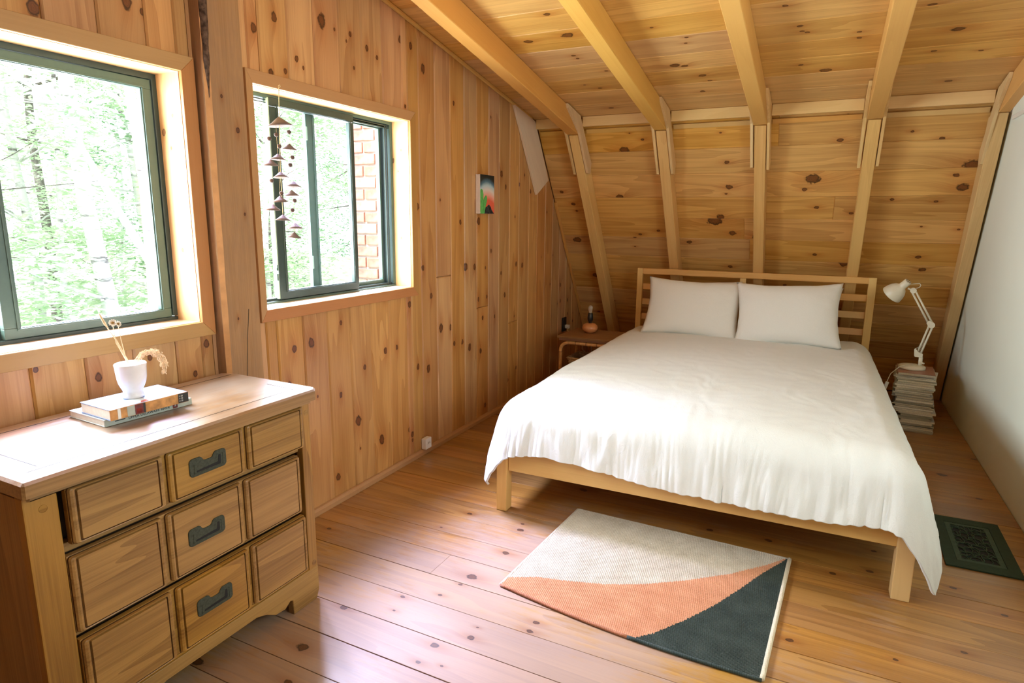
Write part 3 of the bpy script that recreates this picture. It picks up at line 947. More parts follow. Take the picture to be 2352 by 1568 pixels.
def window_base(n, w, cas, left_cas=True):
    y0, y1, z0, z1 = w
    W = bpy.data.objects.new('window_%d' % n, None)
    COL.objects.link(W)
    WM[W] = Matrix.Translation((0, (y0 + y1) / 2, z0))
    W.matrix_basis = WM[W]
    W['kind'] = 'structure'
    D = 0.128
    # mitred casing, four boards proud of the wall
    c = cas
    quads = [('bottom', [(y0, z0), (y1, z0), (y1 + c, z0 - c), (y0 - (c if left_cas else 0.03), z0 - c)]),
             ('top', [(y1, z1), (y0, z1), (y0 - (c if left_cas else 0.03), z1 + c), (y1 + c, z1 + c)]),
             ('right', [(y1, z0), (y1, z1), (y1 + c, z1 + c), (y1 + c, z0 - c)]),
             ('left', [(y0, z1), (y0, z0), (y0 - (c if left_cas else 0.03), z0 - c), (y0 - (c if left_cas else 0.03), z1 + c)])]
    for nm, q in quads:
        horiz = nm in ('bottom', 'top')
        yc, zc = sum(p[0] for p in q) / 4, sum(p[1] for p in q) / 4
        if horiz:
            Fr = frame((0.0015, yc, zc), (0, 1, 0), (0, 0, 1))
            pts = [(p[0] - yc, p[1] - zc) for p in q]
        else:
            Fr = frame((0.0015, yc, zc), (0, 0, 1), (0, -1, 0))
            pts = [(p[1] - zc, -(p[0] - yc)) for p in q]
        bm = bmesh.new()
        add_prism(bm, pts, 0.0, 0.013, 0.0012)
        obj('casing', bm, M['casing'], W, Fr)
    # jamb lining
    t = 0.016
    for nm, c0, s in (('sill', (-D / 2, (y0 + y1) / 2, z0 - t / 2 + 0.0015), (D, y1 - y0, t)), ('head_jamb', (-D / 2, (y0 + y1) / 2, z1 + t / 2 - 0.0015), (D, y1 - y0, t))):
        Fr = frame((c0[0], c0[1], c0[2]), (0, 1, 0), (1, 0, 0))
        bm = bmesh.new()
        add_box(bm, (0, 0, 0), (s[1], s[0], s[2]))
        obj(nm, bm, M['sill' if nm == 'sill' else 'jamb'], W, Fr)
    for yy in (y0 - t / 2 + 0.0015, y1 + t / 2 - 0.0015):
        Fr = frame((-D / 2, yy, (z0 + z1) / 2), (0, 0, 1), (1, 0, 0))
        bm = bmesh.new()
        add_box(bm, (0, 0, 0), (z1 - z0, D, t))
        o = obj('side_jamb', bm, M['jamb'], W, Fr)
        if yy > y0 + 0.1:
            knots_for(o, [(-0.26 + 0.1, 0.01, 0.006), (0.22, -0.03, 0.009), (0.27, 0.02, 0.005), (0.17, 0.0, 0.004)], 0, 1, 0, 1)
    return W

def pane(parent, x, y0, y1, z0, z1):
    bm = bmesh.new()
    add_box(bm, (x, (y0 + y1) / 2, (z0 + z1) / 2), (0.004, y1 - y0, z1 - z0))
    return obj('pane', bm, M['glass'], parent, None)

def sash(parent, x, t, y0, y1, z0, z1, w, mat, wb=None, wt=None, wr=None):
    bm = bmesh.new()
    rect_frame(bm, x, t, y0, y1, z0, z1, w, wb, wt, wr)
    s = obj('sash', bm, mat, parent, None)
    pane(s, x - t * 0.15, y0 + w, y1 - (wr or w), z0 + (wb or w), z1 - (wt or w))
    # thin bead round the glass
    bm = bmesh.new()
    rect_frame(bm, x + t / 2 + 0.002, 0.004, y0 + w * 0.72, y1 - (wr or w) * 0.72, z0 + (wb or w) * 0.72, z1 - (wt or w) * 0.72, w * 0.14)
    obj('bead', bm, mat, s, None)
    return s

# window 1: large slider at the left edge of the picture
w1 = window_base(1, W1, 0.048)
bm = bmesh.new()
rect_frame(bm, -0.135, 0.05, W1[0], W1[1], W1[2], W1[3], 0.020, 0.012, 0.020, 0.018)
obj('outer_frame', bm, M['window_metal_dark'], w1, None)
sash(w1, -0.124, 0.020, 1.238, 1.735, W1[2] + 0.013, W1[3] - 0.021, 0.043, M['window_metal'], 0.030, 0.030, 0.036)
sash(w1, -0.150, 0.018, 0.832, 1.262, W1[2] + 0.013, W1[3] - 0.021, 0.040, M['window_metal'], 0.030, 0.026, 0.026)
bm = bmesh.new()
add_box(bm, (-0.126, 1.233, 1.135), (0.012, 0.008, 0.075), bev=0.002)
add_box(bm, (-0.112, 1.231, 1.15), (0.016, 0.006, 0.020), bev=0.002)
obj('latch', bm, M['window_metal_dark'], w1, None, label='small dark latch')

# window 2: slider with both sashes pushed towards the middle
w2 = window_base(2, W2, 0.046, False)
bm = bmesh.new()
rect_frame(bm, -0.125, 0.058, W2[0], W2[1], W2[2], W2[3], 0.014, 0.010, 0.016, 0.020)
obj('outer_frame', bm, M['window_metal'], w2, None)
bm = bmesh.new()
for yy in (2.930, 2.946):
    add_box(bm, (-0.118, yy, (W2[2] + W2[3]) / 2), (0.030, 0.006, W2[3] - W2[2] - 0.028), bev=0.001)
for zz in (W2[3] - 0.022, W2[3] - 0.032):
    add_box(bm, (-0.118, (W2[0] + W2[1]) / 2, zz), (0.030, W2[1] - W2[0] - 0.04, 0.004))
for zz in (W2[2] + 0.013, W2[2] + 0.019):
    add_box(bm, (-0.118, (W2[0] + W2[1]) / 2, zz), (0.024, W2[1] - W2[0] - 0.04, 0.004))
obj('track', bm, M['window_metal_dark'], w2, None)
s1 = sash(w2, -0.103, 0.020, 2.203, 2.690, 0.942, 1.728, 0.046, M['window_metal_dark'], 0.036, 0.032, 0.030)
bm = bmesh.new()
add_box(bm, (-0.106, 2.199, 1.335), (0.024, 0.006, 0.780), bev=0.001)
obj('stile_edge', bm, M['window_metal_pale'], s1, None, label='pale green edge of the sash')
bm = bmesh.new()
add_box(bm, (-0.098, 2.192, 1.050), (0.016, 0.008, 0.060), bev=0.002)
add_box(bm, (-0.086, 2.190, 1.055), (0.012, 0.005, 0.014), bev=0.001)
add_box(bm, (-0.092, 2.189, 1.078), (0.014, 0.006, 0.012), bev=0.001)
obj('latch', bm, M['window_metal'], s1, None)
s2 = sash(w2, -0.135, 0.018, 2.425, 2.925, 0.946, 1.720, 0.052, M['window_metal'], 0.020, 0.020, 0.018)
bm = bmesh.new()
for zz in (1.08, 1.62):
    add_box(bm, (-0.122, 2.42, zz), (0.010, 0.010, 0.055), bev=0.002)
obj('roller_clip', bm, M['window_metal_pale'], s2, None)

# window added out of view in the right wall, to let in fill light
w_fill = bpy.data.objects.new('window_3', None)
COL.objects.link(w_fill)
WM[w_fill] = Matrix.Identity(4)
w_fill['kind'] = 'structure'
bm = bmesh.new()
rect_frame(bm, RW(1.45) + 0.06, 0.05, W_FILL[0], W_FILL[1], W_FILL[2], W_FILL[3], 0.03)
obj('outer_frame', bm, M['window_metal'], w_fill, None)
pane(w_fill, RW(1.45) + 0.06, W_FILL[0] + 0.03, W_FILL[1] - 0.03, W_FILL[2] + 0.03, W_FILL[3] - 0.03)

# ------------------------------------------------------------------ bed
BY = 0.02
BED = (0.674, 2.646)
bedM = Matrix.Translation((BED[0], BED[1], 0)) @ Matrix.Rotation(BY, 4, 'Z')
bed = thing('bed', 'pine double bed frame with slatted headboard against the sloping wall', 'bed', (BED[0], BED[1], 0), BY)
BW, BL = 1.578, 2.400
LG = 0.056
def bb(name, c, s, mat='bed_pine', bev=0.003, axis='X', parent=None):
    """box part of the bed in bed coordinates, grain along axis"""
    c = Vector(c)
    if axis == 'X':
        Fr = bedM @ Matrix.Translation(c)
        d = s
    elif axis == 'Y':
        Fr = bedM @ Matrix.Translation(c) @ Matrix.Rotation(PI / 2, 4, 'Z')
        d = (s[1], s[0], s[2])
    else:
        Fr = bedM @ Matrix.Translation(c) @ Matrix.Rotation(-PI / 2, 4, 'Y')
        d = (s[2], s[1], s[0])
    bm = bmesh.new()
    add_box(bm, (0, 0, 0), d, bev=bev)
    o = obj(name, bm, M[mat], parent or bed, Fr)
    return o
HZ = 0.92
bb('leg', (0.024, 0.028, 0.155), (0.048, 0.056, 0.308), axis='Z')
bb('leg', (BW - 0.028, 0.028, 0.155), (0.056, 0.056, 0.308), axis='Z')
o = bb('foot_rail', (BW / 2, 0.030, 0.236), (BW - 0.10, 0.030, 0.095), axis='X')
knots_for(o, [(-0.55, 0.012, 0.010), (0.21, 0.02, 0.012)], 0, 1, 0, 1)
bb('side_rail', (0.022, 1.22, 0.236), (0.028, 2.32, 0.095), axis='Y')
bb('side_rail', (BW - 0.022, 1.22, 0.236), (0.028, 2.32, 0.095), axis='Y')
for x in (0.02, BW - 0.026):
    o = bb('headboard_post', (x, BL - 0.02, HZ / 2 + 0.001), (0.040 if x < 1 else 0.046, 0.034, HZ - 0.002), axis='Z')
    knots_for(o, [(0.12, 0.0, 0.009)] if x < 1 else [], 0, 1, 0, 1)
bb('top_rail', (BW / 2 - 0.003, BL - 0.022, 0.899), (BW - 0.088, 0.026, 0.042), axis='X')
for z in (0.783, 0.668, 0.555, 0.44):
    bb('headboard_slat', (BW / 2 - 0.003, BL - 0.012, z), (BW - 0.088, 0.014, 0.044), axis='X', bev=0.002)
bb('centre_post', (0.755, BL - 0.028, 0.60), (0.040, 0.016, 0.555), axis='Z', bev=0.002)
for k in range(14):
    bb('slat', (BW / 2, 0.16 + k * 0.155, 0.25), (BW - 0.08, 0.07, 0.018), axis='X', bev=0.0)

mt = thing('mattress', 'mattress on the pine bed, almost hidden under the white duvet', 'mattress', (BED[0], BED[1], 0.26), BY)
bm = bmesh.new()
add_box(bm, (BW / 2, 1.215, 0.368), (BW - 0.09, 2.25, 0.205), bev=0.04)
obj('mattress_body', bm, M['pillow_linen'], mt, bedM, smooth=True)

# ---- duvet: a sheet folded over three edges of the mattress
DT = 0.493          # top of the cloth
def duvet_mesh():
    A, R, TH = 0.685, 0.12, 1.32
    SIDE, FOOT = 0.335, 0.305
    X0 = BW / 2 - 0.012
    HEAD = 2.285
    FB = 0.118        # bed-Y where the foot fold starts
    NA, NB = 400, 340
    amin, amax = -(A + SIDE), A + SIDE
    bmin, bmax = FB - FOOT, HEAD
    bm = bmesh.new()
    grid = []
    for j in range(NB + 1):
        tj = j / NB
        b = bmin + (bmax - bmin) * tj ** 1.15
        row = []
        for i in range(NA + 1):
            ti = i / NA * 2 - 1
            a = (amax) * ti
            # the hem at the foot is not straight: it rises at the left
            foot_pull = 0.030 * math.exp(-((a + 0.55) / 0.22) ** 2) - 0.012 * math.sin(a * 5.0)
            da = max(0.0, abs(a) - A) * (1 if a > 0 else -1)
            db = max(0.0, FB - b)
            if db > 0:
                db = db * (1 - foot_pull / FOOT)
            d = math.hypot(da, db)
            th = min(d / R, TH)
            outd = R * math.sin(th) + max(0.0, d - R * TH) * math.cos(TH)
            down = R * (1 - math.cos(th)) + max(0.0, d - R * TH) * math.sin(TH)
            nx, ny = (da / d, -db / d) if d > 1e-6 else (0.0, 0.0)
            cr_ = min(abs(da), db) / 0.25
            if a > 0:
                outd += 0.042 * min(1.0, cr_ * 1.2)      # the right tip hangs long and flares past the leg
                over = max(0.0, d - 0.425)
                down += 0.085 * max(0.0, cr_ - 0.40) - over * 0.45
            else:
                over = max(0.0, d - 0.435)
                outd -= over * 0.75                      # the left tip curls under
                down -= over * 0.10
            x = X0 + max(-A, min(A, a)) + nx * outd
            y = max(b, FB) + ny * outd
            z = DT - down
            hang = max(0.0, min(1.0, (d - 0.06) / 0.2))
            # bulge: crown over the middle, thinner at the head
            cx = max(0.0, 1 - (a / (A + 0.12)) ** 2)
            cy = max(0.0, min(1.0, (HEAD - b) / 0.5)) * max(0.0, min(1.0, (b + 0.25) / 0.5))
            z += (0.035 * cx * cy) * (1 - hang)
            # soft lumps and creases
            n1 = noise.noise(Vector((x * 2.2, y * 2.0, 0.3)))
            n2 = noise.noise(Vector((x * 6.0 + n1, y * 5.0, 4.0)))
            n3 = noise.noise(Vector((x * 17.0 + 2 * n2, y * 13.0 + n1, 9.0)))
            crease = 0.5 - abs(noise.noise(Vector((x * 9.0 + 1.5 * n1, y * 5.5 + 1.2 * n2, 2.0))))
            z += (0.010 * n1 + 0.006 * n2 + 0.0022 * n3 + 0.0040 * crease) * (1 - 0.6 * hang)
            if hang > 0:
                # folds running down to the hem
                ac = max(-A, min(A, a))
                s = ac + (math.atan2(da, max(db, 1e-6)) * 0.22) + (1 if a > 0 else -1) * max(0.0, b - FB)
                fo = math.sin(s * 52 + 5.0 * noise.noise(Vector((s * 6, 1.0, d * 3)))) * 0.35 + noise.noise(Vector((s * 16, d * 5.0, 5.0))) * 1.0 + 0.5 * noise.noise(Vector((s * 38, d * 9.0, 15.0)))
                fo += 1.5 * (0.45 - abs(noise.noise(Vector((s * 21 + 2 * n2, d * 3.0, 21.0))))) + 0.9 * (0.45 - abs(noise.noise(Vector((s * 47 + 2 * n2, d * 5.0, 31.0)))))
                corner = min(abs(da), db) / 0.2
                amp = 0.0070 * hang * max(0.25, 1 - corner)
                x += nx * fo * amp
                y += ny * fo * amp
                z += 0.006 * hang * noise.noise(Vector((s * 12, d * 18, 8.0)))
                # ruffled hem
                edge = max(0.0, (d - 0.26) / 0.05)
                if edge > 0:
                    z += 0.0018 * min(edge, 1) * (math.sin(s * 150) + noise.noise(Vector((s * 30, 3, 1))))
            row.append(bm.verts.new((x, y, max(z, 0.03))))
        grid.append(row)
    for j in range(NB):
        for i in range(NA):
            bm.faces.new((grid[j][i], grid[j][i + 1], grid[j + 1][i + 1], grid[j + 1][i]))
    return bm
dv = obj('duvet', duvet_mesh(), M['linen'], None, bedM, smooth=True)
so = dv.modifiers.new('thickness', 'SOLIDIFY')
so.thickness = 0.010
so.offset = 1.0
tag(dv, 'wide white linen duvet hanging over the foot and sides of the bed', 'duvet')

# ---- pillows
def pillow_mesh(w, h, t, seed, n=36):
    bm = bmesh.new()
    top, bot = {}, {}
    for j in range(n + 1):
        for i in range(n + 1):
            u, v = i / n * 2 - 1, j / n * 2 - 1
            au, av = abs(u), abs(v)
            # edges pulled in between the corners
            pin = 1 - 0.085 * (1 - av ** 2) * au ** 3
            pin2 = 1 - 0.115 * (1 - au ** 2) * av ** 3
            x = u * w / 2 * pin
            y = v * h / 2 * pin2
            th = (max(0.0, 1 - au ** 2.6) ** 0.55) * (max(0.0, 1 - av ** 2.4) ** 0.55)
            n1 = noise.noise(Vector((x * 7 + seed, y * 7, 0)))
            n2 = noise.noise(Vector((x * 22 + seed, y * 22, 3)))
            rim = (1 - th)
            cr = 0.5 - abs(noise.noise(Vector((x * 14 + seed, y * 10, 7))))
            zt = t / 2 * th + 0.006 * n1 * th + 0.0035 * n2 * (0.25 + rim) + 0.004 * cr * rim
            top[i, j] = bm.verts.new((x + 0.003 * n2, y + 0.004 * n1, zt + 0.003))
            if i in (0, n) or j in (0, n):
                bot[i, j] = top[i, j]
            else:
                bot[i, j] = bm.verts.new((x, y, -t / 2 * th + 0.004 * n2 * rim - 0.001))
    for j in range(n):
        for i in range(n):
            bm.faces.new((top[i, j], top[i + 1, j], top[i + 1, j + 1], top[i, j + 1]))
            bm.faces.new((bot[i, j], bot[i, j + 1], bot[i + 1, j + 1], bot[i + 1, j]))
    return bm

def pillow(xl, zr, yb, w, h, t, lean, roll, yaw, z0, seed, label):
    """xl: centre x; leans back by lean from the vertical; z0 bottom"""
    U = Vector((1, 0, 0))
    Vv = Vector((0, math.sin(lean), math.cos(lean)))
    Rm = Matrix.Rotation(yaw, 3, 'Z')
    U, Vv = Rm @ U, Rm @ Vv
    N = U.cross(Vv)
    q = Matrix.Rotation(roll, 3, N)
    U, Vv = q @ U, q @ Vv
    O = Vector((xl, yb, z0)) + Vv * (h / 2)
    o = obj('pillow', pillow_mesh(w, h, t, seed), M['pillow_linen'], None, frame(O, U, Vv), smooth=True)
    tag(o, label, 'pillow', 'white linen pillows')
    return o
pillow(1.085, 0, 4.775, 0.62, 0.40, 0.11, 0.42, 0.0, 0.02, 0.497, 31, 'white pillow mostly hidden behind the left front pillow')
pillow(1.705, 0, 4.795, 0.62, 0.385, 0.11, 0.42, 0.0, 0.02, 0.497, 47, 'white pillow whose corner shows behind the right front pillow')
pillow(1.105, 0, 4.585, 0.645, 0.415, 0.15, 0.42, -0.025, 0.03, 0.500, 3, 'left front pillow in white linen leaning at the headboard')
pillow(1.715, 0, 4.545, 0.625, 0.425, 0.165, 0.40, 0.045, 0.03, 0.500, 12, 'right front pillow in white linen, plumper and creased at its right end')

# ------------------------------------------------------------------ dresser
DX0, DX1, DY0, DY1, DH = 0.062, 0.440, 0.975, 1.790, 0.742
dr = thing('dresser', 'brown oak dresser with three drawers and black recessed pulls under the windows', 'dresser', (0.25, 1.38, 0))
def pbox(name, parent, c, s, mat, axis='Y', bev=0.002, mesh=None, label=None):
    """box with grain along a world axis; local X is the grain"""
    if axis == 'X':
        Fr = Matrix.Translation(c); d = s
    elif axis == 'Y':
        Fr = Matrix.Translation(c) @ Matrix.Rotation(PI / 2, 4, 'Z'); d = (s[1], s[0], s[2])
    else:
        Fr = Matrix.Translation(c) @ Matrix.Rotation(-PI / 2, 4, 'Y'); d = (s[2], s[1], s[0])
    bm = bmesh.new()
    add_box(bm, (0, 0, 0), d, bev=bev)
    return obj(name, bm, M[mat], parent, Fr, label=label)
XC = (DX0 + DX1) / 2
# sides and back
pbox('side_panel', dr, (XC - 0.012, DY0 + 0.012, 0.375), (DX1 - DX0 - 0.030, 0.018, 0.63), 'dresser', 'Z')
pbox('side_panel', dr, (XC - 0.012, DY1 - 0.012, 0.375), (DX1 - DX0 - 0.030, 0.018, 0.63), 'dresser', 'Z')
pbox('back_panel', dr, (DX0 + 0.006, (DY0 + DY1) / 2, 0.375), (0.010, DY1 - DY0 - 0.04, 0.63), 'dresser_dark', 'Y')
# corner stiles with round plugs
for k, (y0, y1) in enumerate(((DY0, 1.042), (1.752, DY1))):
    st = pbox('stile', dr, (DX1 - 0.014, (y0 + y1) / 2, 0.405), (0.028, y1 - y0, 0.580), 'dresser', 'Z', 0.003)
    for z in ((0.660,) if k == 0 else (0.660, 0.135)):
        bm = bmesh.new()
        add_lathe(bm, [(0.0090, 0), (0.0088, 0.0006), (0.0078, 0.0006), (0.0076, 0.0002), (0, 0.0002)], 20)
        obj('plug', bm, M['dresser'], st, frame((DX1 + 0.0002, (y0 + y1) / 2 + 0.004, z), (0, 1, 0), (0, 0, 1)))
# rails between the drawers, dark inside behind them
pbox('case_inside', dr, (DX1 - 0.060, (DY0 + DY1) / 2, 0.405), (0.02, 0.70, 0.57), 'dresser_dark', 'Y')
for z, h in ((0.544, 0.022), (0.331, 0.014), (0.7005, 0.012)):
    pbox('rail', dr, (DX1 - 0.032, 1.397, z), (0.026, 0.708, h), 'dresser', 'Y')
# base with bracket feet
bm = bmesh.new()
def fz(y):
    return y
apron = [(DY0, 0.118), (DY0, 0.0), (DY0 + 0.115, 0.0), (DY0 + 0.118, 0.052), (DY0 + 0.128, 0.056), (DY0 + 0.150, 0.040), (DY0 + 0.19, 0.043), (DY0 + 0.225, 0.066), (DY0 + 0.26, 0.078),
         (DY1 - 0.26, 0.078), (DY1 - 0.225, 0.066), (DY1 - 0.19, 0.043), (DY1 - 0.150, 0.040), (DY1 - 0.128, 0.056), (DY1 - 0.118, 0.052), (DY1 - 0.115, 0.0), (DY1 - 0.012, 0.0), (DY1, 0.03), (DY1, 0.118)]
Fr = frame((DX1 - 0.022, 1.38, 0.001), (0, 1, 0), (0, 0, 1))
bm = bmesh.new()
add_prism(bm, [(p[0] - 1.38, p[1]) for p in apron], 0.0, 0.024, 0.002)
obj('base_apron', bm, M['dresser'], dr, Fr)
pbox('base_rail', dr, (DX1 - 0.011, 1.397, 0.1235), (0.020, 0.708, 0.010), 'dresser', 'Y', 0.003)
for y in (DY0 + 0.03, DY1 - 0.03):
    for x in ((DX0 + 0.03),):
        pbox('foot', dr, (x, y, 0.031), (0.05, 0.05, 0.060), 'dresser', 'Z')
pbox('foot', dr, (DX1 - 0.045, DY1 - 0.0235, 0.05), (0.04, 0.045, 0.098), 'dresser', 'Z')
# top: moulded slab with clipped corners and inlaid border lines
tp = [(0.045, 0.962), (0.475, 0.962), (0.480, 0.967), (0.480, 1.778), (0.460, 1.800), (0.10, 1.806), (0.055, 1.790), (0.045, 1.785)]
Fr = frame((0.26, 1.38, DH), (0, 1, 0), (-1, 0, 0))
loc2 = lambda p: (p[1] - 1.38, -(p[0] - 0.26))
bm = bmesh.new()
out = [loc2(p) for p in tp]
under = inset_poly(out, 0.016)
add_prism(bm, [tuple(p) for p in under], -0.046, -0.034, 0)
add_prism(bm, out, -0.034, 0.0, 0.006)
bm.normal_update()
for f in bm.faces:
    if abs(f.normal.z) < 0.4:
        f.material_index = 1
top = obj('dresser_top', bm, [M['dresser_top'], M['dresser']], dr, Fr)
def inlay(pts, w=0.0016):
    bm = bmesh.new()
    for a, b in zip(pts, pts[1:]):
        a, b = Vector((*a, DH + 0.0002)), Vector((*b, DH + 0.0002))
        d = (b - a); L = d.length
        add_box(bm, (L / 2, 0, 0), (L, w, 0.0006), frame(a, d, Vector((0, 0, 1)).cross(d)))
    return obj('inlay_line', bm, M['slot_black'], top, None)
inlay([(0.095, 0.963), (0.095, 1.785)], 0.0022)
inlay([(0.420, 1.00), (0.420, 1.745), (0.30, 1.752)])
inlay([(0.420, 1.745), (0.440, 1.78)])
inlay([(0.13, 1.03), (0.40, 1.03)])

def panel_front(parent, name, y0, y1, z0, z1, x, t, first=False):
    """raised field with a sunk moulding round it, facing +x"""
    bm = bmesh.new()
    Fr = frame((x, (y0 + y1) / 2, (z0 + z1) / 2), (0, 1, 0), (0, 0, 1))
    hw, hh = (y1 - y0) / 2, (z1 - z0) / 2
    def rr(w, h, r, z):
        pts = []
        for cx, cy, a0 in ((w - r, h - r, 0), (-w + r, h - r, PI / 2), (-w + r, -h + r, PI), (w - r, -h + r, 3 * PI / 2)):
            for k in range(4):
                a = a0 + PI / 2 * k / 3
                pts.append(Vector((cx + r * math.cos(a), cy + r * math.sin(a), z)))
        return [bm.verts.new(p) for p in pts]
    steps = [(0, 0, 0.007, -t), (0, 0, 0.007, -0.007), (0.003, 0.0015, 0.006, -0.002), (0.008, 0.003, 0.005, 0.0), (0.0125, 0.005, 0.004, -0.001),
             (0.0137, 0.0060, 0.003, -0.0050), (0.0155, 0.0072, 0.003, -0.0050), (0.0172, 0.0085, 0.003, 0.0006)]
    rings = [rr(hw - i, hh - i2, r, z) for i, i2, r, z in steps]
    n = len(rings[0])
    for q, (a, b) in enumerate(zip(rings, rings[1:])):
        for k in range(n):
            f = bm.faces.new((a[k], a[(k + 1) % n], b[(k + 1) % n], b[k]))
            if q in (0, 4, 5):
                f.material_index = 1
    bm.faces.new(rings[0][::-1]); bm.faces.new(rings[-1])
    return obj(name, bm, [M['dresser'], M['dresser_groove']], parent, Fr)

def pull(parent, yc, zc, x):
    """black iron plate with a scoop in its upper edge and a recessed slot"""
    w, h = 0.056, 0.025
    pts = []
    def arc(cx, cy, r, a0, a1, n=5):
        return [(cx + r * math.cos(a0 + (a1 - a0) * k / n), cy + r * math.sin(a0 + (a1 - a0) * k / n)) for k in range(n + 1)]
    r = 0.011
    pts += arc(w - r, -h + r, r, -PI / 2, 0)
    pts += arc(w - r, h - r, r, 0, PI / 2)
    pts += [(0.024, h), (0.019, h - 0.003), (0.013, h - 0.012), (0.008, h - 0.0135), (-0.008, h - 0.0135), (-0.013, h - 0.012), (-0.019, h - 0.003), (-0.024, h)]
    pts += arc(-w + r, h - r, r, PI / 2, PI)
    pts += arc(-w + r, -h + r, r, PI, 3 * PI / 2)
    Fr = frame((x, yc, zc), (0, 1, 0), (0, 0, 1))
    bm = bmesh.new()
    add_prism(bm, pts, -0.001, 0.003, 0.0012)
    p = obj('pull', bm, M['black_iron'], parent, Fr, label='black iron recessed pull')
    bm = bmesh.new()
    add_prism(bm, [(-0.036, -0.0145), (0.036, -0.0145), (0.038, -0.010), (0.038, 0.012), (0.031, 0.012), (0.029, -0.006), (-0.036, -0.010)], 0.0026, 0.0034, 0)
    obj('slot', bm, M['slot_black'], p, Fr)
    bm = bmesh.new()
    add_tube(bm, [(-0.042, 0.010, 0.003), (-0.044, -0.017, 0.003), (0.044, -0.017, 0.003), (0.044, 0.015, 0.003), (0.026, 0.015, 0.003)], 0.0011, 6)
    obj('rim', bm, M['black_iron'], p, Fr)

rows = [(0.557, 0.692, 1.046, 1.745, 0.024, 0.631), (0.340, 0.529, 1.030, 1.733, 0.012, 0.437), (0.133, 0.324, 1.038, 1.738, 0.020, 0.233)]
for ri, (z0, z1, y0, y1, outx, zp) in enumerate(rows):
    x = DX1 + outx - 0.004
    y0 = max(y0, 1.0445) + (0.008 if ri == 0 else 0); y1 = min(y1, 1.7495)
    bm = bmesh.new()
    Fr = frame((x - 0.010, (y0 + y1) / 2, (z0 + z1) / 2), (0, 1, 0), (0, 0, 1))
    add_box(bm, (0, 0, -0.010), (y1 - y0, z1 - z0, 0.016), bev=0.002)
    d = obj('drawer', bm, M['dresser'], dr, Fr)
    yb = [y0 + 0.001, y0 + 0.226, y0 + 0.468, y1 - 0.001]
    for k in range(3):
        g = 0.0055
        pf = panel_front(d, 'drawer_panel', yb[k] + (g if k else 0), yb[k + 1] - (g if k < 2 else 0), z0 + 0.001, z1 - 0.001, x, 0.012)
    pull(d, 1.396 - (0.012 if ri else 0.0), zp, x + 0.0005)

# ------------------------------------------------------------------ things on the dresser
def book(name, label, P00, P10, P11, P01, z0, th, cover, spine, pages='paper'):
    """corners in plan: P00 -> P10 is the near short edge (pages), P10 -> P11 the spine facing the room"""
    U = Vector((P11[0] - P10[0], P11[1] - P10[1], 0)); L = U.length; U.normalize()
    V = Vector((0, 0, 1)).cross(U)      # towards the wall
    Wd = ((P00[0] - P10[0]) * V.x + (P00[1] - P10[1]) * V.y)
    b = thing(name, label, 'book', (P10[0], P10[1], z0))
    Fr = frame((P10[0], P10[1], z0), U, V)
    bm = bmesh.new()
    add_box(bm, (L / 2, Wd / 2, th / 2), (L - 0.004, Wd - 0.004, th - 0.004), bev=0.0)
    obj('pages', bm, M[pages], b, Fr)
    for zz, nm in ((th - 0.001, 'front_cover'), (0.001, 'back_cover')):
        bm = bmesh.new()
        add_box(bm, (L / 2, Wd / 2, zz), (L, Wd, 0.002), bev=0.0006)
        obj(nm, bm, M[cover], b, Fr)
    bm = bmesh.new()
    add_box(bm, (L / 2, 0.0, th / 2), (L, 0.003, th), bev=0.0012)
    s = obj('spine', bm, M[spine], b, Fr)
    return b, s, Fr, L, Wd
zt0 = DH + 0.0008
b1, sp1, F1, L1, Wd1 = book('book', 'thin pale book, lower of two on the dresser, white lettering panel along its spine',
                            (0.108, 1.262), (0.275, 1.250), (0.287, 1.490), (0.12, 1.50), zt0, 0.0185, 'cover_pale', 'spine_grey')
def spine_rect(sp, Fr, u0, u1, z0, z1, mat, name='spine_band'):
    bm = bmesh.new()
    add_box(bm, ((u0 + u1) / 2, -0.0017, (z0 + z1) / 2), (u1 - u0, 0.0006, z1 - z0))
    return obj(name, bm, M[mat], sp, Fr)
def text_on(parent, body, Fr, size, mat, name):
    cu = bpy.data.curves.new(name, 'FONT')
    cu.body = body
    cu.size = size
    cu.extrude = 0.0002
    cu.materials.append(M[mat])
    tmp = bpy.data.objects.new('tmp_text', cu)
    COL.objects.link(tmp)
    bpy.context.view_layer.update()
    me = bpy.data.meshes.new_from_object(tmp.evaluated_get(bpy.context.evaluated_depsgraph_get()))
    bpy.data.objects.remove(tmp)
    o = bpy.data.objects.new(name, me)
    COL.objects.link(o)
    WM[o] = Fr.copy()
    o.parent = parent
    o.matrix_basis = WM[parent].inverted() @ Fr
    return o
b1['label'] = 'thin pale book reading UPPER DELAWARE RIVER, under the thicker book'
text_on(sp1, 'UPPER DELAWARE RIVER', F1 @ Matrix.Translation((0.060, -0.0019, 0.0055)) @ Matrix.Rotation(PI / 2, 4, 'X'), 0.0102, 'ink', 'spine_title')
spine_rect(sp1, F1, L1 - 0.058, L1 - 0.044, 0.002, 0.0165, 'spine_maroon')
spine_rect(sp1, F1, L1 - 0.054, L1 - 0.048, 0.007, 0.0125, 'white_print')
spine_rect(sp1, F1, 0.026, 0.052, 0.0085, 0.0105, 'ink', 'small_print')
zt1 = zt0 + 0.0195
b2, sp2, F2, L2, Wd2 = book('book', 'thick blue covered paperback with a picture spine under the white cup',
                            (0.160, 1.262), (0.300, 1.252), (0.312, 1.462), (0.172, 1.472), zt1, 0.0285, 'cover_blue', 'spine_ochre')
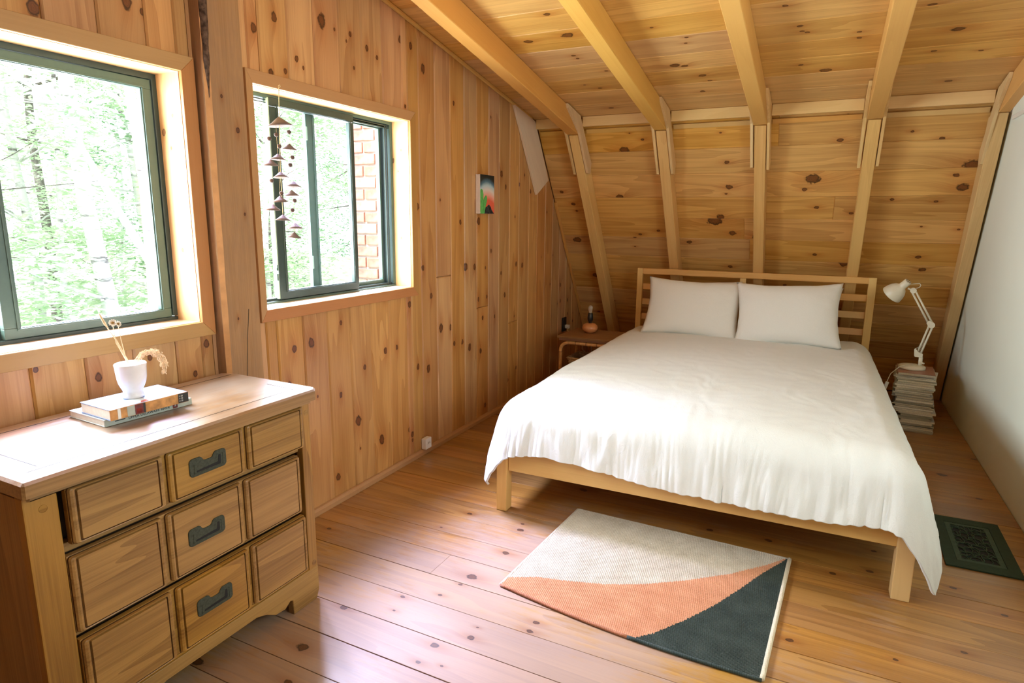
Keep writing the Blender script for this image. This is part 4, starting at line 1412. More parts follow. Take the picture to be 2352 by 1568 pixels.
for u0, u1, mt_ in ((0.0, 0.018, 'spine_ochre'), (0.018, 0.026, 'white_print'), (0.042, 0.062, 'spine_grey'), (0.062, 0.084, 'spine_maroon'),
                    (0.084, 0.090, 'spine_black'), (L2 - 0.030, L2, 'spine_black')):
    spine_rect(sp2, F2, u0 + 0.0004, u1, 0.0012, 0.0275, mt_)
spine_rect(sp2, F2, 0.066, 0.080, 0.004, 0.016, 'spine_red')
for k in range(2):
    for q in range(3):
        spine_rect(sp2, F2, L2 - 0.0275 + k * 0.0065, L2 - 0.0225 + k * 0.0065, 0.005 + q * 0.0068, 0.0095 + q * 0.0068, 'white_print', 'letter_mark')
# cover picture: pale sweep and red accent
bm = bmesh.new()
add_prism(bm, [(0.004, 0.004), (L2 - 0.03, 0.004), (L2 - 0.07, 0.03), (0.08, 0.055), (0.004, 0.075)], 0.0286, 0.0288)
obj('cover_print', bm, M['cover_pale'], b2, F2)
bm = bmesh.new()
add_prism(bm, [(0.082, 0.004), (0.120, 0.004), (0.112, 0.024), (0.090, 0.018)], 0.0288, 0.0290)
obj('cover_print', bm, M['spine_red'], b2, F2)

VX, VY, VZ = 0.236, 1.357, zt1 + 0.0288
vs_ = thing('cup', 'handmade white ceramic footed cup standing on the two books', 'cup', (VX, VY, VZ))
bm = bmesh.new()
prof = [(0, 0.001), (0.0245, 0.0), (0.0260, 0.003), (0.0250, 0.009), (0.0232, 0.015), (0.0240, 0.021), (0.0285, 0.030), (0.0335, 0.042), (0.0360, 0.056), (0.0370, 0.070), (0.0378, 0.084), (0.0388, 0.092),
        (0.0375, 0.0945), (0.0355, 0.093), (0.034, 0.080), (0.0325, 0.064), (0.028, 0.048), (0.015, 0.040), (0, 0.038)]
add_lathe(bm, prof, 40, None, lambda a, z: 1 + 0.028 * noise.noise(Vector((math.cos(a) * 1.5, math.sin(a) * 1.5, z * 30))) + 0.012 * math.sin(a * 3 + z * 60))
obj('cup_body', bm, M['ceramic'], vs_, Matrix.Translation((VX, VY, VZ)), smooth=True)
RIM = VZ + 0.09
# dried stems: placed in world coordinates
def dir_px(dx, dz, dy=0.0):
    """offset seen as right/up from the camera"""
    return Vector((0.86 * dx, 0.5 * dx, dz)) + Vector((-0.5, 0.86, 0)) * dy
c0 = Vector((VX, VY, VZ + 0.044))
st1 = thing('dried_bud_stalk', 'tall dried stalk with a closed pointed bud, leftmost in the cup', 'dried flower', c0)
bm = bmesh.new()
p1 = [c0 + dir_px(0.006, 0.0), c0 + dir_px(-0.008, 0.06), c0 + dir_px(-0.030, 0.115), c0 + dir_px(-0.052, 0.152)]
add_tube(bm, p1, [0.0024, 0.0030, 0.0016, 0.0008], 6)
obj('stem', bm, M['straw'], st1, None, smooth=True)
bm = bmesh.new()
add_tube(bm, [c0 + dir_px(-0.045, 0.142), c0 + dir_px(-0.054, 0.158), c0 + dir_px(-0.062, 0.176), c0 + dir_px(-0.066, 0.188)], [0.0009, 0.0034, 0.0028, 0.0006], 8)
obj('bud', bm, M['straw'], st1, None, smooth=True)
st2 = thing('dried_daisy', 'small dried daisy with a brown eye, standing in the cup', 'dried flower', c0)
bm = bmesh.new()
hd = c0 + dir_px(-0.033, 0.160)
add_tube(bm, [c0 + dir_px(0.004, 0.0, 0.004), c0 + dir_px(-0.012, 0.060, 0.004), c0 + dir_px(-0.030, 0.105), c0 + dir_px(-0.034, 0.155)], [0.0022, 0.0020, 0.0010, 0.0008], 6)
add_tube(bm, [c0 + dir_px(-0.012, 0.060, 0.004), c0 + dir_px(-0.016, 0.110), c0 + dir_px(-0.020, 0.150)], [0.0016, 0.0010, 0.0008], 6)
obj('stem', bm, M['straw'], st2, None, smooth=True)
def flower_head(parent, c, nrm, r, npet):
    q = Vector((0, 0, 1)).rotation_difference(nrm).to_matrix().to_4x4()
    Fr = Matrix.Translation(c) @ q
    bm = bmesh.new()
    for k in range(npet):
        a = 2 * PI * k / npet + random.uniform(-0.1, 0.1)
        ca, sa = math.cos(a), math.sin(a)
        pts = [(r * 0.25, -r * 0.12, 0.0), (r * 0.75, -r * 0.20, 0.0022), (r, 0, 0.0012), (r * 0.75, r * 0.20, 0.0022), (r * 0.25, r * 0.12, 0.0)]
        vt = [bm.verts.new((x * ca - y * sa, x * sa + y * ca, z)) for x, y, z in pts]
        vb_ = [bm.verts.new((x * ca - y * sa, x * sa + y * ca, z - 0.0008)) for x, y, z in pts]
        bm.faces.new(vt); bm.faces.new(vb_[::-1])
        for m_ in range(5):
            bm.faces.new((vt[m_], vb_[m_], vb_[(m_ + 1) % 5], vt[(m_ + 1) % 5]))
    obj('petals', bm, M['petal'], parent, Fr)
    bm = bmesh.new()
    add_lathe(bm, [(0, -0.001), (r * 0.34, 0.0), (r * 0.30, 0.0025), (0, 0.004)], 12)
    obj('flower_eye', bm, M['flower_eye'], parent, Fr, smooth=True)
flower_head(st2, hd, Vector((0.65, -0.65, 0.35)).normalized(), 0.0105, 12)
flower_head(st2, c0 + dir_px(-0.020, 0.157), Vector((0.9, 0.1, 0.4)).normalized(), 0.0090, 10)
st3 = thing('dried_grass_plume', 'fluffy cream dried grass plume drooping over the right rim of the cup', 'dried flower', c0)
path = [dir_px(0.000, 0.0), dir_px(0.012, 0.045), dir_px(0.020, 0.062), dir_px(0.036, 0.078), dir_px(0.056, 0.084), dir_px(0.075, 0.078), dir_px(0.086, 0.062), dir_px(0.089, 0.045), dir_px(0.087, 0.024)]
path = [c0 + p for p in path]
bm = bmesh.new()
add_tube(bm, path, [0.0016] * 3 + [0.0012] * 5 + [0.0006], 6)
obj('stem', bm, M['straw'], st3, None, smooth=True)
bm = bmesh.new()
random.seed(5)
for k in range(620):
    t_ = random.uniform(0.13, 1.0) ** 0.8
    f = t_ * (len(path) - 1)
    i0 = min(int(f), len(path) - 2)
    p = path[i0].lerp(path[i0 + 1], f - i0)
    d = (path[i0 + 1] - path[i0]).normalized()
    wd = 0.0085 * min(1.0, (t_ - 0.05) / 0.15) * (1.15 if t_ > 0.55 else 0.8)
    if t_ > 0.9:
        wd *= 0.6
    o_ = Vector((random.gauss(0, 1), random.gauss(0, 1), random.gauss(0, 1)))
    o_ = (o_ - d * o_.dot(d))
    o_ = o_ / max(o_.length, 1e-3) * wd * math.sqrt(random.random())
    c = p + o_ - Vector((0, 0, 0.004 * random.random()))
    s_ = random.uniform(0.0010, 0.0022)
    add_tube(bm, [c - d * s_ * 1.6, c + (o_ * 0.06), c + d * s_ * 1.7 + o_ * 0.1], [s_ * 0.25, s_ * 0.75, s_ * 0.2], 5)
obj('plume', bm, M['plume'], st3, None, kind='stuff')
random.seed(21)

# ------------------------------------------------------------------ rug
RUG = [(0.965, 2.127), (1.849, 2.049), (1.884, 2.780), (1.003, 2.803)]
def rug():
    r = thing('rug', 'small woven rug in cream, peach and dark green at the foot of the bed', 'rug', (1.42, 2.44, 0.0015))
    A_, B_, C_, D_ = [Vector((p[0], p[1], 0)) for p in RUG]
    def at(u, v):
        p = (A_ * (1 - u) + B_ * u) * (1 - v) + (D_ * (1 - u) + C_ * u) * v
        # slightly bowed near edge
        p.y -= 0.028 * (1 - v) * math.sin(u * PI) - 0.0
        return p
    # boundaries (u, v): cream/peach curve and peach/green curve
    cp = [(0.0, 0.07), (0.10, 0.165), (0.22, 0.225), (0.36, 0.305), (0.50, 0.41), (0.64, 0.545), (0.78, 0.70), (0.90, 0.87), (0.972, 1.0)]
    pg = [(0.565, 0.0), (0.62, 0.075), (0.70, 0.235), (0.77, 0.40), (0.835, 0.585), (0.90, 0.79), (0.965, 0.965), (0.975, 1.0)]
    def interp(c, u):
        if u <= c[0][0]:
            return c[0][1]
        for (a, b), (c_, d_) in zip(c, c[1:]):
            if u <= c_:
                return b + (d_ - b) * (u - a) / (c_ - a)
        return c[-1][1]
    N, Mv = 260, 190
    bms = {k: bmesh.new() for k in ('cream', 'peach', 'green')}
    cache = {k: {} for k in bms}
    def vert(k, i, j):
        if (i, j) not in cache[k]:
            u, v = i / N * 0.985, j / Mv
            p = at(u, v)
            rib = 0.0010 * math.sin(i * PI) + 0.0011 * (1 if (i + j) % 2 else -1) * 0.8 + 0.0008 * noise.noise(Vector((u * 60, v * 50, 0)))
            wavy = 0.0015 * noise.noise(Vector((u * 4, v * 4, 2)))
            cache[k][i, j] = bms[k].verts.new((p.x, p.y, 0.0105 + rib + wavy))
        return cache[k][i, j]
    for i in range(N):
        for j in range(Mv):
            u, v = (i + 0.5) / N * 0.985, (j + 0.5) / Mv
            v += 0.004 * math.sin(i * 2.4)
            if v > interp(cp, u):
                k = 'cream'
            elif u > 0.56 and v < interp(pg, u) or u > 0.974:
                k = 'green'
            else:
                k = 'peach'
            bms[k].faces.new([vert(k, i, j), vert(k, i + 1, j), vert(k, i + 1, j + 1), vert(k, i, j + 1)])
    for k, b_ in bms.items():
        obj(k + '_section', b_, M['rug_' + k], r, None, label={'cream': 'cream woven section', 'peach': 'peach woven section', 'green': 'dark green woven section'}[k])
    bm = bmesh.new()
    n = 40
    loop = [at(i / n * 0.985, 0) for i in range(n + 1)]
    right = [at(0.985, i / n) for i in range(n + 1)]
    left = [at(0, i / n) for i in range(n + 1)]
    far = [at(i / n * 0.985, 1) for i in range(n + 1)]
    lift = lambda L_, z: [p + Vector((0, 0, z)) for p in L_]
    add_tube(bm, lift(right, 0.0085), 0.0075, 8)
    b1_ = obj('edge_binding', bm, M['rug_binding'], r, None, smooth=True, label='thick cream binding along the right end')
    bm = bmesh.new()
    add_tube(bm, lift(left, 0.0065), 0.0058, 8)
    obj('edge_binding', bm, M['rug_cream'], r, None, smooth=True)
    bm = bmesh.new()
    add_tube(bm, lift(far, 0.0065), 0.0055, 8)
    obj('edge_binding', bm, M['rug_cream'], r, None, smooth=True)
    bm = bmesh.new()
    q = int(n * 0.565 / 0.985)
    add_tube(bm, lift(loop[:q + 1], 0.0062), 0.0055, 8)
    obj('edge_binding', bm, M['rug_peach_edge'], r, None, smooth=True)
    bm = bmesh.new()
    add_tube(bm, lift(loop[q:], 0.0062), 0.0055, 8)
    obj('edge_binding', bm, M['rug_green'], r, None, smooth=True)
    bm = bmesh.new()
    vs4 = [at(0.002, 0.004), at(0.982, 0.004), at(0.982, 0.996), at(0.002, 0.996)]
    lo = [bm.verts.new((p.x, p.y, 0.0018)) for p in vs4]
    hi = [bm.verts.new((p.x, p.y, 0.0070)) for p in vs4]
    bm.faces.new(lo[::-1]); bm.faces.new(hi)
    for i in range(4):
        bm.faces.new((lo[i], lo[(i + 1) % 4], hi[(i + 1) % 4], hi[i]))
    obj('backing', bm, M['rug_binding'], r, None)
def weave_mat(name, a, b):
    m, nt, bs = mk(name)
    t = NT(nt)
    P_ = t.n('ShaderNodeTexCoord').outputs['Object']
    n1 = t.noise(t.v('MULTIPLY', P_, (420, 140, 1)), 1.0, 3.0, 0.7)
    n2 = t.noise(P_, 14.0, 3.0)
    n3 = t.noise(P_, 130.0, 2.0)
    sp_ = t.sep(P_)
    rib = t.m('SINE', t.m('ADD', t.m('MULTIPLY', t.m('ADD', sp_[0], t.m('MULTIPLY', sp_[1], 0.12)), 980.0), t.m('MULTIPLY', n2, 5.0)))
    knot = t.m('SINE', t.m('ADD', t.m('MULTIPLY', sp_[1], 620.0), t.m('MULTIPLY', n1, 6.0)))
    rib = t.m('ADD', t.m('MULTIPLY', rib, 0.5), t.m('MULTIPLY', knot, 0.25))
    f = t.m('ADD', t.m('ADD', t.m('MULTIPLY', n1, 0.7), t.m('MULTIPLY', n2, 0.5)), t.m('MULTIPLY', rib, 0.09))
    col = t.mix(t.mapr(f, 0.42, 0.78), c4(a), c4(b))
    col = t.mix(t.m('MULTIPLY', t.mapr(n3, 0.66, 0.72), 0.35), col, c4([min(1, q * 1.6 + 0.04) for q in b]))
    t.put(bs.inputs['Base Color'], col)
    bs.inputs['Roughness'].default_value = 0.95
    bs.inputs['Specular IOR Level'].default_value = 0.1
    bs.inputs['Sheen Weight'].default_value = 0.2
    t.put(bs.inputs['Normal'], t.bump(t.m('ADD', n1, t.m('MULTIPLY', rib, 0.7)), 0.5, 0.0025))
    return m
M['rug_cream'] = weave_mat('rug_cream', (0.50, 0.44, 0.34), (0.72, 0.66, 0.55))
M['rug_peach'] = weave_mat('rug_peach', (0.56, 0.25, 0.13), (0.74, 0.38, 0.22))
M['rug_peach_edge'] = weave_mat('rug_peach_edge', (0.36, 0.13, 0.06), (0.48, 0.20, 0.10))
M['rug_green'] = weave_mat('rug_green', (0.020, 0.032, 0.026), (0.060, 0.080, 0.066))
M['rug_binding'] = weave_mat('rug_binding', (0.62, 0.54, 0.36), (0.78, 0.70, 0.52))
rug()

# ------------------------------------------------------------------ floor vent
VC = [(2.405, 3.026), (2.648, 3.030), (2.655, 3.500), (2.412, 3.495)]
vt = thing('floor_vent', 'dark green cast iron floor grille beside the bed', 'vent', (2.53, 3.26, 0.0015))
def vp(u, v, z):
    a, b, c, d = [Vector((p[0], p[1], 0)) for p in VC]
    p = (a * (1 - u) + b * u) * (1 - v) + (d * (1 - u) + c * u) * v
    return Vector((p.x, p.y, z))
def vframe(name, u0, u1, v0, v1, iu, iv, z0, z1, mat):
    bm = bmesh.new()
    o_ = [(u0, v0), (u1, v0), (u1, v1), (u0, v1)]
    i_ = [(u0 + iu, v0 + iv), (u1 - iu, v0 + iv), (u1 - iu, v1 - iv), (u0 + iu, v1 - iv)]
    ot = [bm.verts.new(vp(*p, z1)) for p in o_]; it = [bm.verts.new(vp(*p, z1)) for p in i_]
    ob = [bm.verts.new(vp(*p, z0)) for p in o_]; ib = [bm.verts.new(vp(*p, z0)) for p in i_]
    for k in range(4):
        k2 = (k + 1) % 4
        bm.faces.new((ot[k], ot[k2], it[k2], it[k]))
        bm.faces.new((ob[k], ob[k2], ot[k2], ot[k]))
        bm.faces.new((it[k], it[k2], ib[k2], ib[k]))
        bm.faces.new((ib[k], ib[k2], ob[k2], ob[k]))
    return obj(name, bm, M[mat], vt, None)
vframe('frame', 0, 1, 0, 1, 0.17, 0.12, 0.0012, 0.006, 'vent_green')
vframe('inner_frame', 0.175, 0.825, 0.123, 0.877, 0.075, 0.038, 0.0012, 0.005, 'vent_fret')
bm = bmesh.new()
add_prism(bm, [tuple(vp(u, v, 0).xy) for u, v in ((0.17, 0.12), (0.83, 0.12), (0.83, 0.88), (0.17, 0.88))], 0.001, 0.0016)
obj('dark_opening', bm, M['slot_black'], vt, None)
# cast scrollwork
bm = bmesh.new()
random.seed(4)
nu, nv = 5, 9
pt = {}
for i in range(nu + 1):
    for j in range(nv + 1):
        ju = 0.0 if i in (0, nu) else random.uniform(-0.028, 0.028)
        jv = 0.0 if j in (0, nv) else random.uniform(-0.022, 0.022)
        pt[i, j] = (0.245 + 0.51 * i / nu + ju, 0.158 + 0.684 * j / nv + jv)
def seg(a, b, bend):
    a2, b2 = Vector(a), Vector(b)
    mm = (a2 + b2) / 2 + Vector((-(b2 - a2).y, (b2 - a2).x)) * bend
    add_tube(bm, [vp(a2.x, a2.y, 0.0032), vp(mm.x, mm.y, 0.0034), vp(b2.x, b2.y, 0.0032)], 0.0021, 5)
for i in range(nu):
    for j in range(nv):
        if (i + j) % 2:
            seg(pt[i, j], pt[i + 1, j + 1], 0.3)
        else:
            seg(pt[i + 1, j], pt[i, j + 1], -0.3)
        if random.random() < 0.7:
            seg(pt[i, j], pt[i + 1, j], 0.25)
        if random.random() < 0.75:
            seg(pt[i, j], pt[i, j + 1], -0.25)
obj('scrollwork', bm, M['vent_fret'], vt, None, smooth=True, kind='stuff')
random.seed(33)

# ------------------------------------------------------------------ magazines and the desk lamp
SX, SY, STOP = 2.458, 4.905, 0.372
mags = []
z = 0.0015
total = STOP - z
ths = []
while sum(ths) < total - 0.006:
    ths.append(random.choice((0.0055, 0.0065, 0.0075, 0.009, 0.011, 0.013)))
k_ = total / sum(ths)
ths = [t * k_ for t in ths]
ORD = ['topmost', 'second', 'third', 'fourth', 'fifth', 'sixth', 'seventh', 'eighth', 'ninth', 'tenth']
def ordinal(n):
    if n <= 10:
        return ORD[n - 1]
    suf = 'th' if 10 <= n % 100 <= 20 else {1: 'st', 2: 'nd', 3: 'rd'}.get(n % 10, 'th')
    return '%d%s' % (n, suf)
page_cols = [(0.74, 0.70, 0.55), (0.82, 0.79, 0.64), (0.62, 0.59, 0.46), (0.52, 0.50, 0.39), (0.86, 0.84, 0.72), (0.42, 0.41, 0.33)]
cov_cols = [(0.70, 0.68, 0.60), (0.20, 0.20, 0.17), (0.50, 0.46, 0.36), (0.10, 0.10, 0.09), (0.32, 0.34, 0.26), (0.62, 0.60, 0.55), (0.36, 0.18, 0.12)]
PG = [plain('magazine_pages_%d' % i, c, 0.7, 0.2, noise_amt=0.08, nscale=160) for i, c in enumerate(page_cols)]
CV = [plain('magazine_cover_%d' % i, c, 0.35, 0.5, noise_amt=0.08, nscale=30) for i, c in enumerate(cov_cols)]
nm = len(ths)
for i, th in enumerate(ths):
    fz_ = z / STOP
    yaw = -0.09 + random.gauss(0, 0.035)
    cx = SX + 0.038 * (1 - fz_) + random.gauss(0, 0.0045) - 0.015 * (1 if 0.55 < fz_ < 0.7 else 0) - 0.016 * (1 if 0.35 < fz_ < 0.45 else 0)
    cy = SY + random.gauss(0, 0.005)
    w_, d_ = (random.choice((0.196, 0.205, 0.210)), random.choice((0.268, 0.275, 0.28)))
    if fz_ < 0.3:
        w_ -= 0.03
    n_from_top = nm - i
    lab = ('%s magazine from the top of the floor stack beside the bed' % ordinal(n_from_top)) if n_from_top > 1 else 'topmost magazine of the floor stack, right under the white lamp'
    if i == 0:
        lab = 'lowest magazine of the stack, lying flat on the floor'
    mg = thing('magazine', lab, 'magazine', (cx, cy, z), yaw, 'magazines stacked under the desk lamp')
    Fr = WM[mg]
    bm = bmesh.new()
    add_box(bm, (0.002, 0, th / 2), (w_ - 0.003, d_ - 0.002, th - 0.0012))
    obj('pages', bm, PG[random.choice((0, 0, 1, 1, 2, 3, 4, 5))], mg, Fr)
    bm = bmesh.new()
    add_box(bm, (0, 0, th - 0.0006), (w_, d_, 0.0008))
    add_box(bm, (0, 0, 0.0004), (w_, d_, 0.0008))
    add_box(bm, (-w_ / 2, 0, th / 2), (0.0012, d_, th - 0.0002))
    obj('cover', bm, CV[6 if n_from_top == 1 else random.choice((0, 0, 1, 2, 2, 3, 4, 5))], mg, Fr)
    z += th

LB = Vector((2.440, 4.915, STOP + 0.001))
lamp = thing('desk_lamp', 'cream white jointed desk lamp standing on the magazine stack', 'lamp', LB)
bm = bmesh.new()
add_lathe(bm, [(0, 0), (0.074, 0), (0.075, 0.004), (0.074, 0.016), (0.066, 0.021), (0.03, 0.024), (0, 0.024)], 40)
obj('base', bm, M['lamp_white'], lamp, Matrix.Translation(LB), smooth=True)
YL = 4.915
def L3(x, z, dy=0.0):
    return Vector((x, YL + dy, z))
bm = bmesh.new()
add_tube(bm, [L3(2.482, STOP + 0.022), L3(2.482, STOP + 0.075)], 0.011, 14)
add_tube(bm, [L3(2.482, STOP + 0.040), L3(2.502, STOP + 0.040, -0.01)], 0.0055, 10)
obj('clamp', bm, M['lamp_white'], lamp, None, smooth=True)
bm = bmesh.new()
for dy in (-0.012, 0.012):
    Fr = frame(L3(2.468, 0.463, dy), (1, 0, 0), (0, 0, 1))
    add_prism(bm, [(-0.022, -0.012), (0.020, -0.014), (0.020, 0.008), (-0.006, 0.018), (-0.020, 0.038), (-0.026, 0.030)], -0.0015, 0.0015, 0, Fr)
obj('bracket', bm, M['lamp_white'], lamp, None)
E_ = L3(2.512, 0.655)
H_ = L3(2.394, 0.862)
B_ = L3(2.468, 0.470)
def rods(a, b, off, r, name):
    d = (b - a).normalized()
    n = Vector((-d.z, 0, d.x))
    for s in (-1, 1):
        bm = bmesh.new()
        add_tube(bm, [a + n * off * s, b + n * off * s], r, 8)
        obj(name, bm, M['lamp_white'], lamp, None, smooth=True)
rods(B_, E_, 0.0095, 0.0058, 'lower_arm')
rods(E_, H_, 0.0095, 0.0058, 'upper_arm')
bm = bmesh.new()
for c, r in ((E_, 0.019), (E_ + Vector((-0.012, -0.001, 0.012)), 0.014)):
    for dy in (-0.009, 0.007):
        add_tube(bm, [c + Vector((0, dy, 0)), c + Vector((0, dy + 0.003, 0))], r, 16)
add_tube(bm, [E_ + Vector((-0.004, -0.0075, 0.004)), E_ + Vector((-0.004, 0.0085, 0.004))], 0.0135, 16)
obj('elbow_joint', bm, M['lamp_white'], lamp, None)
bm = bmesh.new()
for dy in (-0.009, 0.007):
    add_tube(bm, [H_ + Vector((0, dy, 0)), H_ + Vector((0, dy + 0.003, 0))], 0.017, 16)
add_tube(bm, [H_, H_ + Vector((-0.030, 0, 0.012))], 0.005, 8)
obj('head_joint', bm, M['lamp_white'], lamp, None)
for a, b in ((B_ + Vector((-0.022, -0.004, 0.03)), B_.lerp(E_, 0.30)), (B_.lerp(E_, 0.02), B_.lerp(E_, 0.5))):
    bm = bmesh.new()
    n = 60
    pts = []
    d = (b - a).normalized(); a1 = d.orthogonal().normalized(); b1_ = d.cross(a1)
    for k in range(n + 1):
        an = k * 1.3
        pts.append(a.lerp(b, k / n) + (a1 * math.cos(an) + b1_ * math.sin(an)) * 0.0022)
    add_tube(bm, pts, 0.0008, 4)
    obj('spring', bm, M['lamp_white'], lamp, None)
# shade: axis from the cap down to the rim
ax0 = L3(2.362, 0.918)
ax = Vector((-0.092, 0.055, -0.112)).normalized()
zq = Vector((0, 0, 1)).rotation_difference(ax).to_matrix().to_4x4()
Fr = Matrix.Translation(ax0) @ zq
bm = bmesh.new()
prof = [(0.0, 0.0), (0.020, 0.0), (0.0225, 0.003), (0.0225, 0.040), (0.025, 0.050), (0.040, 0.062), (0.053, 0.082), (0.060, 0.105), (0.0635, 0.128), (0.0635, 0.130), (0.0615, 0.129), (0.058, 0.105), (0.050, 0.083), (0.036, 0.064), (0.020, 0.054), (0, 0.054)]
add_lathe(bm, prof, 40)
sh = obj('shade', bm, M['lamp_white'], lamp, Fr, smooth=True)
bm = bmesh.new()
for k in range(8):
    a = 2 * PI * k / 8
    add_tube(bm, [(0.0145 * math.cos(a), 0.0145 * math.sin(a), 0.001), (0.0145 * math.cos(a), 0.0145 * math.sin(a), -0.0008)], 0.0028, 8)
add_tube(bm, [(0, 0, 0.001), (0, 0, -0.0008)], 0.003, 8)
obj('vent_hole', bm, M['slot_black'], sh, Fr)
bm = bmesh.new()
add_lathe(bm, [(0, 0.054), (0.013, 0.056), (0.014, 0.075), (0.024, 0.095), (0.026, 0.108), (0.018, 0.120), (0, 0.124)], 20)
obj('bulb', bm, M['white_plastic'], sh, Fr, smooth=True)
bm = bmesh.new()
add_tube(bm, [ax0 + Vector((0.012, 0.02, -0.02)), L3(2.400, 0.905, 0.0), L3(2.422, 0.908), L3(2.430, 0.897), L3(2.424, 0.884), L3(2.408, 0.876)], 0.0024, 6)
obj('cord_loop', bm, M['cord'], lamp, None, smooth=True)
bm = bmesh.new()
add_tube(bm, [LB + Vector((0.01, -0.02, 0.024)), LB + Vector((-0.03, -0.05, 0.030)), LB + Vector((-0.075, -0.075, 0.016)), LB + Vector((-0.118, -0.09, -0.03)), LB + Vector((-0.134, -0.10, -0.085)), LB + Vector((-0.140, -0.11, -0.20)), (2.30, 4.83, 0.006), (2.31, 5.2, 0.006)], 0.0026, 6)
obj('power_cord', bm, M['cord'], lamp, None, smooth=True)
bm = bmesh.new()
add_box(bm, (0, 0, 0), (0.020, 0.016, 0.050), Matrix.Translation(LB + Vector((-0.136, -0.102, -0.105))) @ Matrix.Rotation(0.25, 4, 'Y'), bev=0.004)
obj('cord_switch', bm, M['white_plastic'], lamp, None)

# ------------------------------------------------------------------ rattan bedside table, egg lamp, basket
nt_ = thing('bedside_table', 'small bent rattan bedside table in the corner left of the bed', 'table', (0.42, 4.65, 0))
NX0, NX1, NY0, NY1, NZ = 0.205, 0.635, 4.475, 4.850, 0.45
Fr = frame(((NX0 + NX1) / 2, (NY0 + NY1) / 2, NZ), (1, 0, 0), (0, 1, 0))
bm = bmesh.new()
hw, hd = (NX1 - NX0) / 2, (NY1 - NY0) / 2
add_prism(bm, [(-hw, -hd), (hw, -hd), (hw, hd), (-hw, hd)], -0.016, 0.0, 0.003)
obj('table_top', bm, M['walnut'], nt_, Fr)
bm = bmesh.new()
add_box(bm, (0, 0, -0.024), (2 * hw - 0.02, 2 * hd - 0.02, 0.014))
obj('table_apron', bm, M['walnut'], nt_, Fr)
for y in (NY0 + 0.022, NY1 - 0.022):
    bm = bmesh.new()
    pts = [(NX0 + 0.018, y, 0.002), (NX0 + 0.018, y, 0.34)]
    for k in range(1, 7):
        a = PI - PI / 2 * k / 6
        pts.append((NX0 + 0.018 + 0.065 + 0.065 * math.cos(a), y, 0.34 + 0.062 * math.sin(a)))
    for k in range(0, 7):
        a = PI / 2 - PI / 2 * k / 6
        pts.append((NX1 - 0.018 - 0.065 + 0.065 * math.cos(a), y, 0.34 + 0.062 * math.sin(a)))
    pts.append((NX1 - 0.018, y, 0.002))
    add_tube(bm, pts, 0.0125, 12)
    hp = obj('cane_hoop', bm, M['cane'], nt_, None, smooth=True)
    bm = bmesh.new()
    for zz in (0.06, 0.20, 0.33):
        for xx in (NX0 + 0.018, NX1 - 0.018):
            add_tube(bm, [(xx, y, zz - 0.003), (xx, y, zz + 0.003)], 0.0142, 12)
    for xx in (0.34, 0.42, 0.50):
        add_tube(bm, [(xx - 0.003, y, 0.402), (xx + 0.003, y, 0.402)], 0.0140, 12)
    obj('cane_binding', bm, M['walnut'], hp, None)
for x in (NX0 + 0.018, NX1 - 0.018):
    bm = bmesh.new()
    add_tube(bm, [(x, NY0 + 0.022, 0.09), (x, NY1 - 0.022, 0.09)], 0.009, 10)
    obj('stretcher', bm, M['cane'], nt_, None, smooth=True)
bm = bmesh.new()
add_box(bm, ((NX0 + NX1) / 2, (NY0 + NY1) / 2, 0.100), (NX1 - NX0 - 0.03, NY1 - NY0 - 0.045, 0.012))
obj('lower_shelf', bm, M['walnut'], nt_, None)

el = thing('egg_lamp', 'small round wooden lamp with a bare bulb on the rattan table', 'lamp', (0.372, 4.70, NZ + 0.001))
Fr = WM[el]
bm = bmesh.new()
add_lathe(bm, [(0, 0), (0.022, 0.0), (0.042, 0.008), (0.056, 0.024), (0.059, 0.038), (0.053, 0.055), (0.038, 0.067), (0.018, 0.073), (0, 0.074)], 32)
obj('wooden_base', bm, M['egg_wood'], el, Fr, smooth=True)
bm = bmesh.new()
add_lathe(bm, [(0, 0.070), (0.012, 0.071), (0.013, 0.085), (0.019, 0.092), (0.021, 0.112), (0.019, 0.128), (0.016, 0.146), (0.014, 0.148), (0, 0.148)], 20)
obj('socket', bm, M['black_plastic'], el, Fr, smooth=True)
bm = bmesh.new()
add_lathe(bm, [(0.011, 0.147), (0.012, 0.155), (0.0155, 0.172), (0.0165, 0.188), (0.012, 0.200), (0, 0.204)], 20)
obj('bulb', bm, M['bulb'], el, Fr, smooth=True)
bm = bmesh.new()
add_tube(bm, [(0.372, 4.758, NZ + 0.006), (0.35, 4.83, NZ + 0.006), (0.34, 4.862, NZ - 0.02), (0.33, 4.866, 0.30), (0.35, 4.83, 0.22), (0.28, 4.80, 0.30), (0.26, 4.86, 0.40), (0.10, 4.95, 0.40), (0.035, 5.12, 0.405)], 0.0026, 6)
obj('power_cord', bm, M['cord'], el, None, smooth=True)

bk = thing('basket', 'small woven basket with sloping sides under the rattan table', 'basket', (0.42, 4.665, 0.107))
Fr = WM[bk]
bm = bmesh.new()
def ring_(w, d, z):
    pts = []
    n = 10
    cs = [(-w, -d), (w, -d), (w, d), (-w, d)]
    for k in range(4):
        a, b = Vector(cs[k]), Vector(cs[(k + 1) % 4])
        for q in range(n):
            p = a.lerp(b, q / n)
            pts.append(Vector((p.x, p.y, z)))
    return pts
lv = 16
rings = []
for j in range(lv + 1):
    f = j / lv
    r_ = ring_(0.105 + 0.058 * f, 0.075 + 0.045 * f, 0.004 + 0.165 * f)
    bulge = 0.0025
    out_ = []
    for q, p in enumerate(r_):
        s = 1 + 0.022 * (1 if (q + j) % 2 else -1)
        out_.append(bm.verts.new((p.x * s, p.y * s, p.z)))
    rings.append(out_)
for a, b in zip(rings, rings[1:]):
    for k in range(40):
        bm.faces.new((a[k], a[(k + 1) % 40], b[(k + 1) % 40], b[k]))
bm.faces.new(rings[0][::-1])
